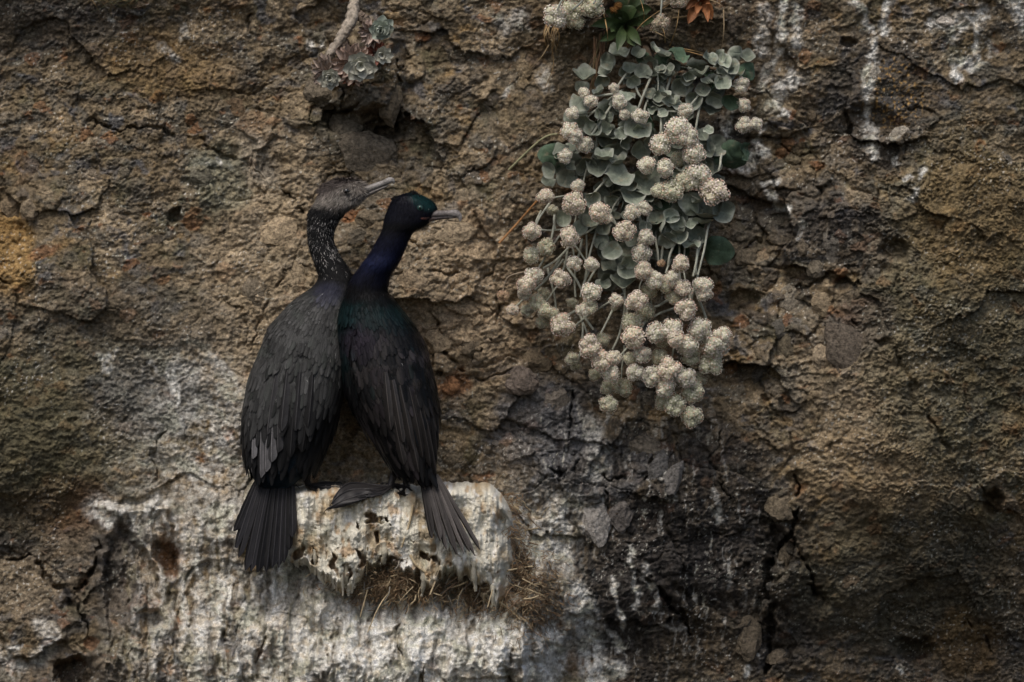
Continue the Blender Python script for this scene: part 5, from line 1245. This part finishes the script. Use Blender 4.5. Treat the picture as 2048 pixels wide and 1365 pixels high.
# dry grasses and stalks --------------------------------------------
def grass_tuft(label, root, tips, cols, w=1.3, group=None, name='dry_tuft', yd=.02):
    e = empty(name, P(root[0], root[1], -.03)); tag(e, label, 'tuft', group)
    for (rx_, ry_, tx, ty, sag) in tips:
        y0 = -Hmax(rx_, max(ry_, 0), 8) - yd * .3; y1 = -Hmax(tx, max(ty, 0), 6) - yd
        mx_, my_ = (rx_ + tx) / 2 + sag, (ry_ + ty) / 2 - abs(sag) * .2
        ym = -Hmax(mx_, max(my_, 0), 6) - yd * 1.5
        stem(e, [(rx_, ry_, y0), (mx_, my_, ym), (tx, ty, y1)], w * random.uniform(.7, 1.2), np.array(random.choice(cols)) * random.uniform(.7, 1.2), name='blade', r1=.3, mat=M['dryleaf'])
    return e
straws = [(.38, .25, .11), (.30, .185, .08), (.42, .31, .17)]
rr = random.Random(33)
grass_tuft('tuft of dry orange-brown grass hanging under the upper left pompom heads', (1110, 50), [(1095 + rr.uniform(-5, 30), 50, 1085 + rr.uniform(0, 36), rr.uniform(85, 125), rr.uniform(-10, 10)) for _ in range(16)] + [(1098, 90, 1055, 142, 6), (1104, 95, 1088, 180, 10), (1102, 80, 1110, 110, 5)], straws, 1.5)
grass_tuft('long dry brown blades hanging between the rosette and the big plant', (1190, 60), [(1196 + rr.uniform(-8, 14), rr.uniform(60, 90), 1165 + rr.uniform(-5, 45), rr.uniform(170, 250), rr.uniform(-8, 8)) for _ in range(14)], [(.22, .13, .075), (.16, .13, .06), (.28, .19, .11)], 1.5)
grass_tuft('thin bent straw stalks over the top of the large hanging plant', (1340, 60), [(1254, 96, 1340, 8, -14), (1340, 92, 1358, 18, 4), (1288, 50, 1281, 0, 3), (1330, 85, 1325, 55, 2), (1345, 95, 1410, 108, 4), (1360, 100, 1440, 122, 2), (1300, 60, 1340, 80, 2), (1208, 30, 1216, 90, 2)], straws, 1.5, yd=.06)
grass_tuft('single dry stalk arching down the rock right of the withered plant', (1430, 0), [(1420, 0, 1447, 20, 6), (1447, 18, 1440, 115, 4)], [(.36, .27, .16)], 1.4)
grass_tuft('small dark tuft of dry grass at the upper left edge', (240, 0), [(rr.uniform(175, 290), -8, rr.uniform(170, 290), rr.uniform(8, 28), rr.uniform(-12, 12)) for _ in range(30)], [(.22, .15, .07), (.07, .07, .035), (.14, .10, .05)], 1.2)
tw = empty('twig', P(1040, 445, -.05)); tag(tw, 'straight orange-brown dry twig leaning against the rock left of the large plant', 'twig')
stem(tw, [(998, 487, -Hmax(998, 487, 5) - .012), (1035, 447, -Hmax(1035, 447, 5) - .02), (1074, 402, -Hmax(1074, 402, 5) - .04)], 2.6, (.36, .18, .07), name='stalk', mat=M['dryleaf'])

# succulent on a woody stem -----------------------------------------
suc = empty('succulent', P(706, 10, -.05))
tag(suc, 'small succulent with bare pale woody stem and four grey-green rosettes on the rock', 'succulent')
m, nt, b = node_mat('bark', .9, .15); grain(nt, b, objcol(nt), 150, .55, .9, 150, .004, 'Position'); M['bark'] = m
def branch(pts, rads, col):
    pth = smooth_path([tuple(P(*q)) for q in pts], 40); rad = np.interp(np.linspace(0, 1, 40), np.linspace(0, 1, len(rads)), rads) / 1000
    rn = np.random.default_rng(int(rads[0] * 10)); rad = rad * (1 + .10 * rn.normal(0, 1, 40))
    v, f = tube_np(pth, rad, 14); v = v + rn.normal(0, .0016, v.shape)
    o = link('woody_stem', mesh_np('woody_stem', v, f, M['bark']), suc); o.color = (*col, 1)
ys = -Hmax(700, 100, 25)
branch([(708, -6, ys + .02), (708, 16, ys - .012), (700, 45, ys - .025), (686, 70, ys - .03), (672, 92, ys - .035), (655, 118, ys - .035), (650, 130, ys - .04)], [7, 11, 12, 10, 8, 9, 10], (.40, .345, .28))
branch([(712, 26, ys - .01), (730, 40, ys - .02), (742, 56, ys - .03), (752, 62, ys - .04)], [9, 9, 7, 8], (.20, .155, .12))
branch([(690, 84, ys - .02), (688, 100, ys - .03), (695, 120, ys - .035), (716, 132, ys - .04)], [8, 9, 9, 9], (.25, .19, .145))
branch([(742, 64, ys - .02), (744, 90, ys - .025), (752, 108, ys - .03)], [6, 6, 5], (.17, .12, .09))
def rosette(cx, cy, r, y, col, n=3, lean=(0, .2)):
    for ring in range(n):
        q = 1 - ring / n; k = 6 + ring * 0 + 2
        for j in range(k if ring < n - 1 else 5):
            a = j * 6.2832 / k + ring * .45 + random.gauss(0, .08); L = r * q * random.uniform(.85, 1.1)
            blade(suc, (cx, cy, y - .006 * ring), (cx + math.cos(a) * L + lean[0] * L, cy + math.sin(a) * L * .9 + lean[1] * L, y - .014 - .010 * ring), r * .42 * (.55 + .45 * q), np.array(col) * random.uniform(.85, 1.15) * (1 + .12 * ring), .45, (0, -.003, 0), wide=.62, edge=1.25)
def withered(cx, cy, r, y, n, col):
    for j in range(n):
        a = random.uniform(0, 6.283); L = r * random.uniform(.6, 1.15)
        blade(suc, (cx + random.gauss(0, 3), cy + random.gauss(0, 3), y + .012), (cx + math.cos(a) * L, cy + math.sin(a) * L, y - random.uniform(-.006, .012)), r * .2, np.array(col) * random.uniform(.5, 1.3), .9, (random.gauss(0, .004), -.006, 0), name='withered_leaf', mat=M['dryleaf'])
sg = (.43, .43, .37)
withered(655, 142, 34, ys - .05, 56, (.46, .37, .31)); rosette(660, 155, 24, ys - .078, sg)
withered(705, 130, 42, ys - .055, 70, (.46, .35, .29)); rosette(722, 130, 36, ys - .078, sg); withered(700, 152, 22, ys - .05, 18, (.36, .15, .09))
withered(742, 66, 28, ys - .045, 34, (.42, .33, .28)); rosette(762, 60, 28, ys - .078, (.40, .44, .38), lean=(.1, -.1))
withered(752, 108, 26, ys - .035, 26, (.34, .14, .10)); rosette(764, 110, 20, ys - .078, sg, 2, (.2, .1)); withered(690, 100, 24, ys - .02, 30, (.13, .10, .08))
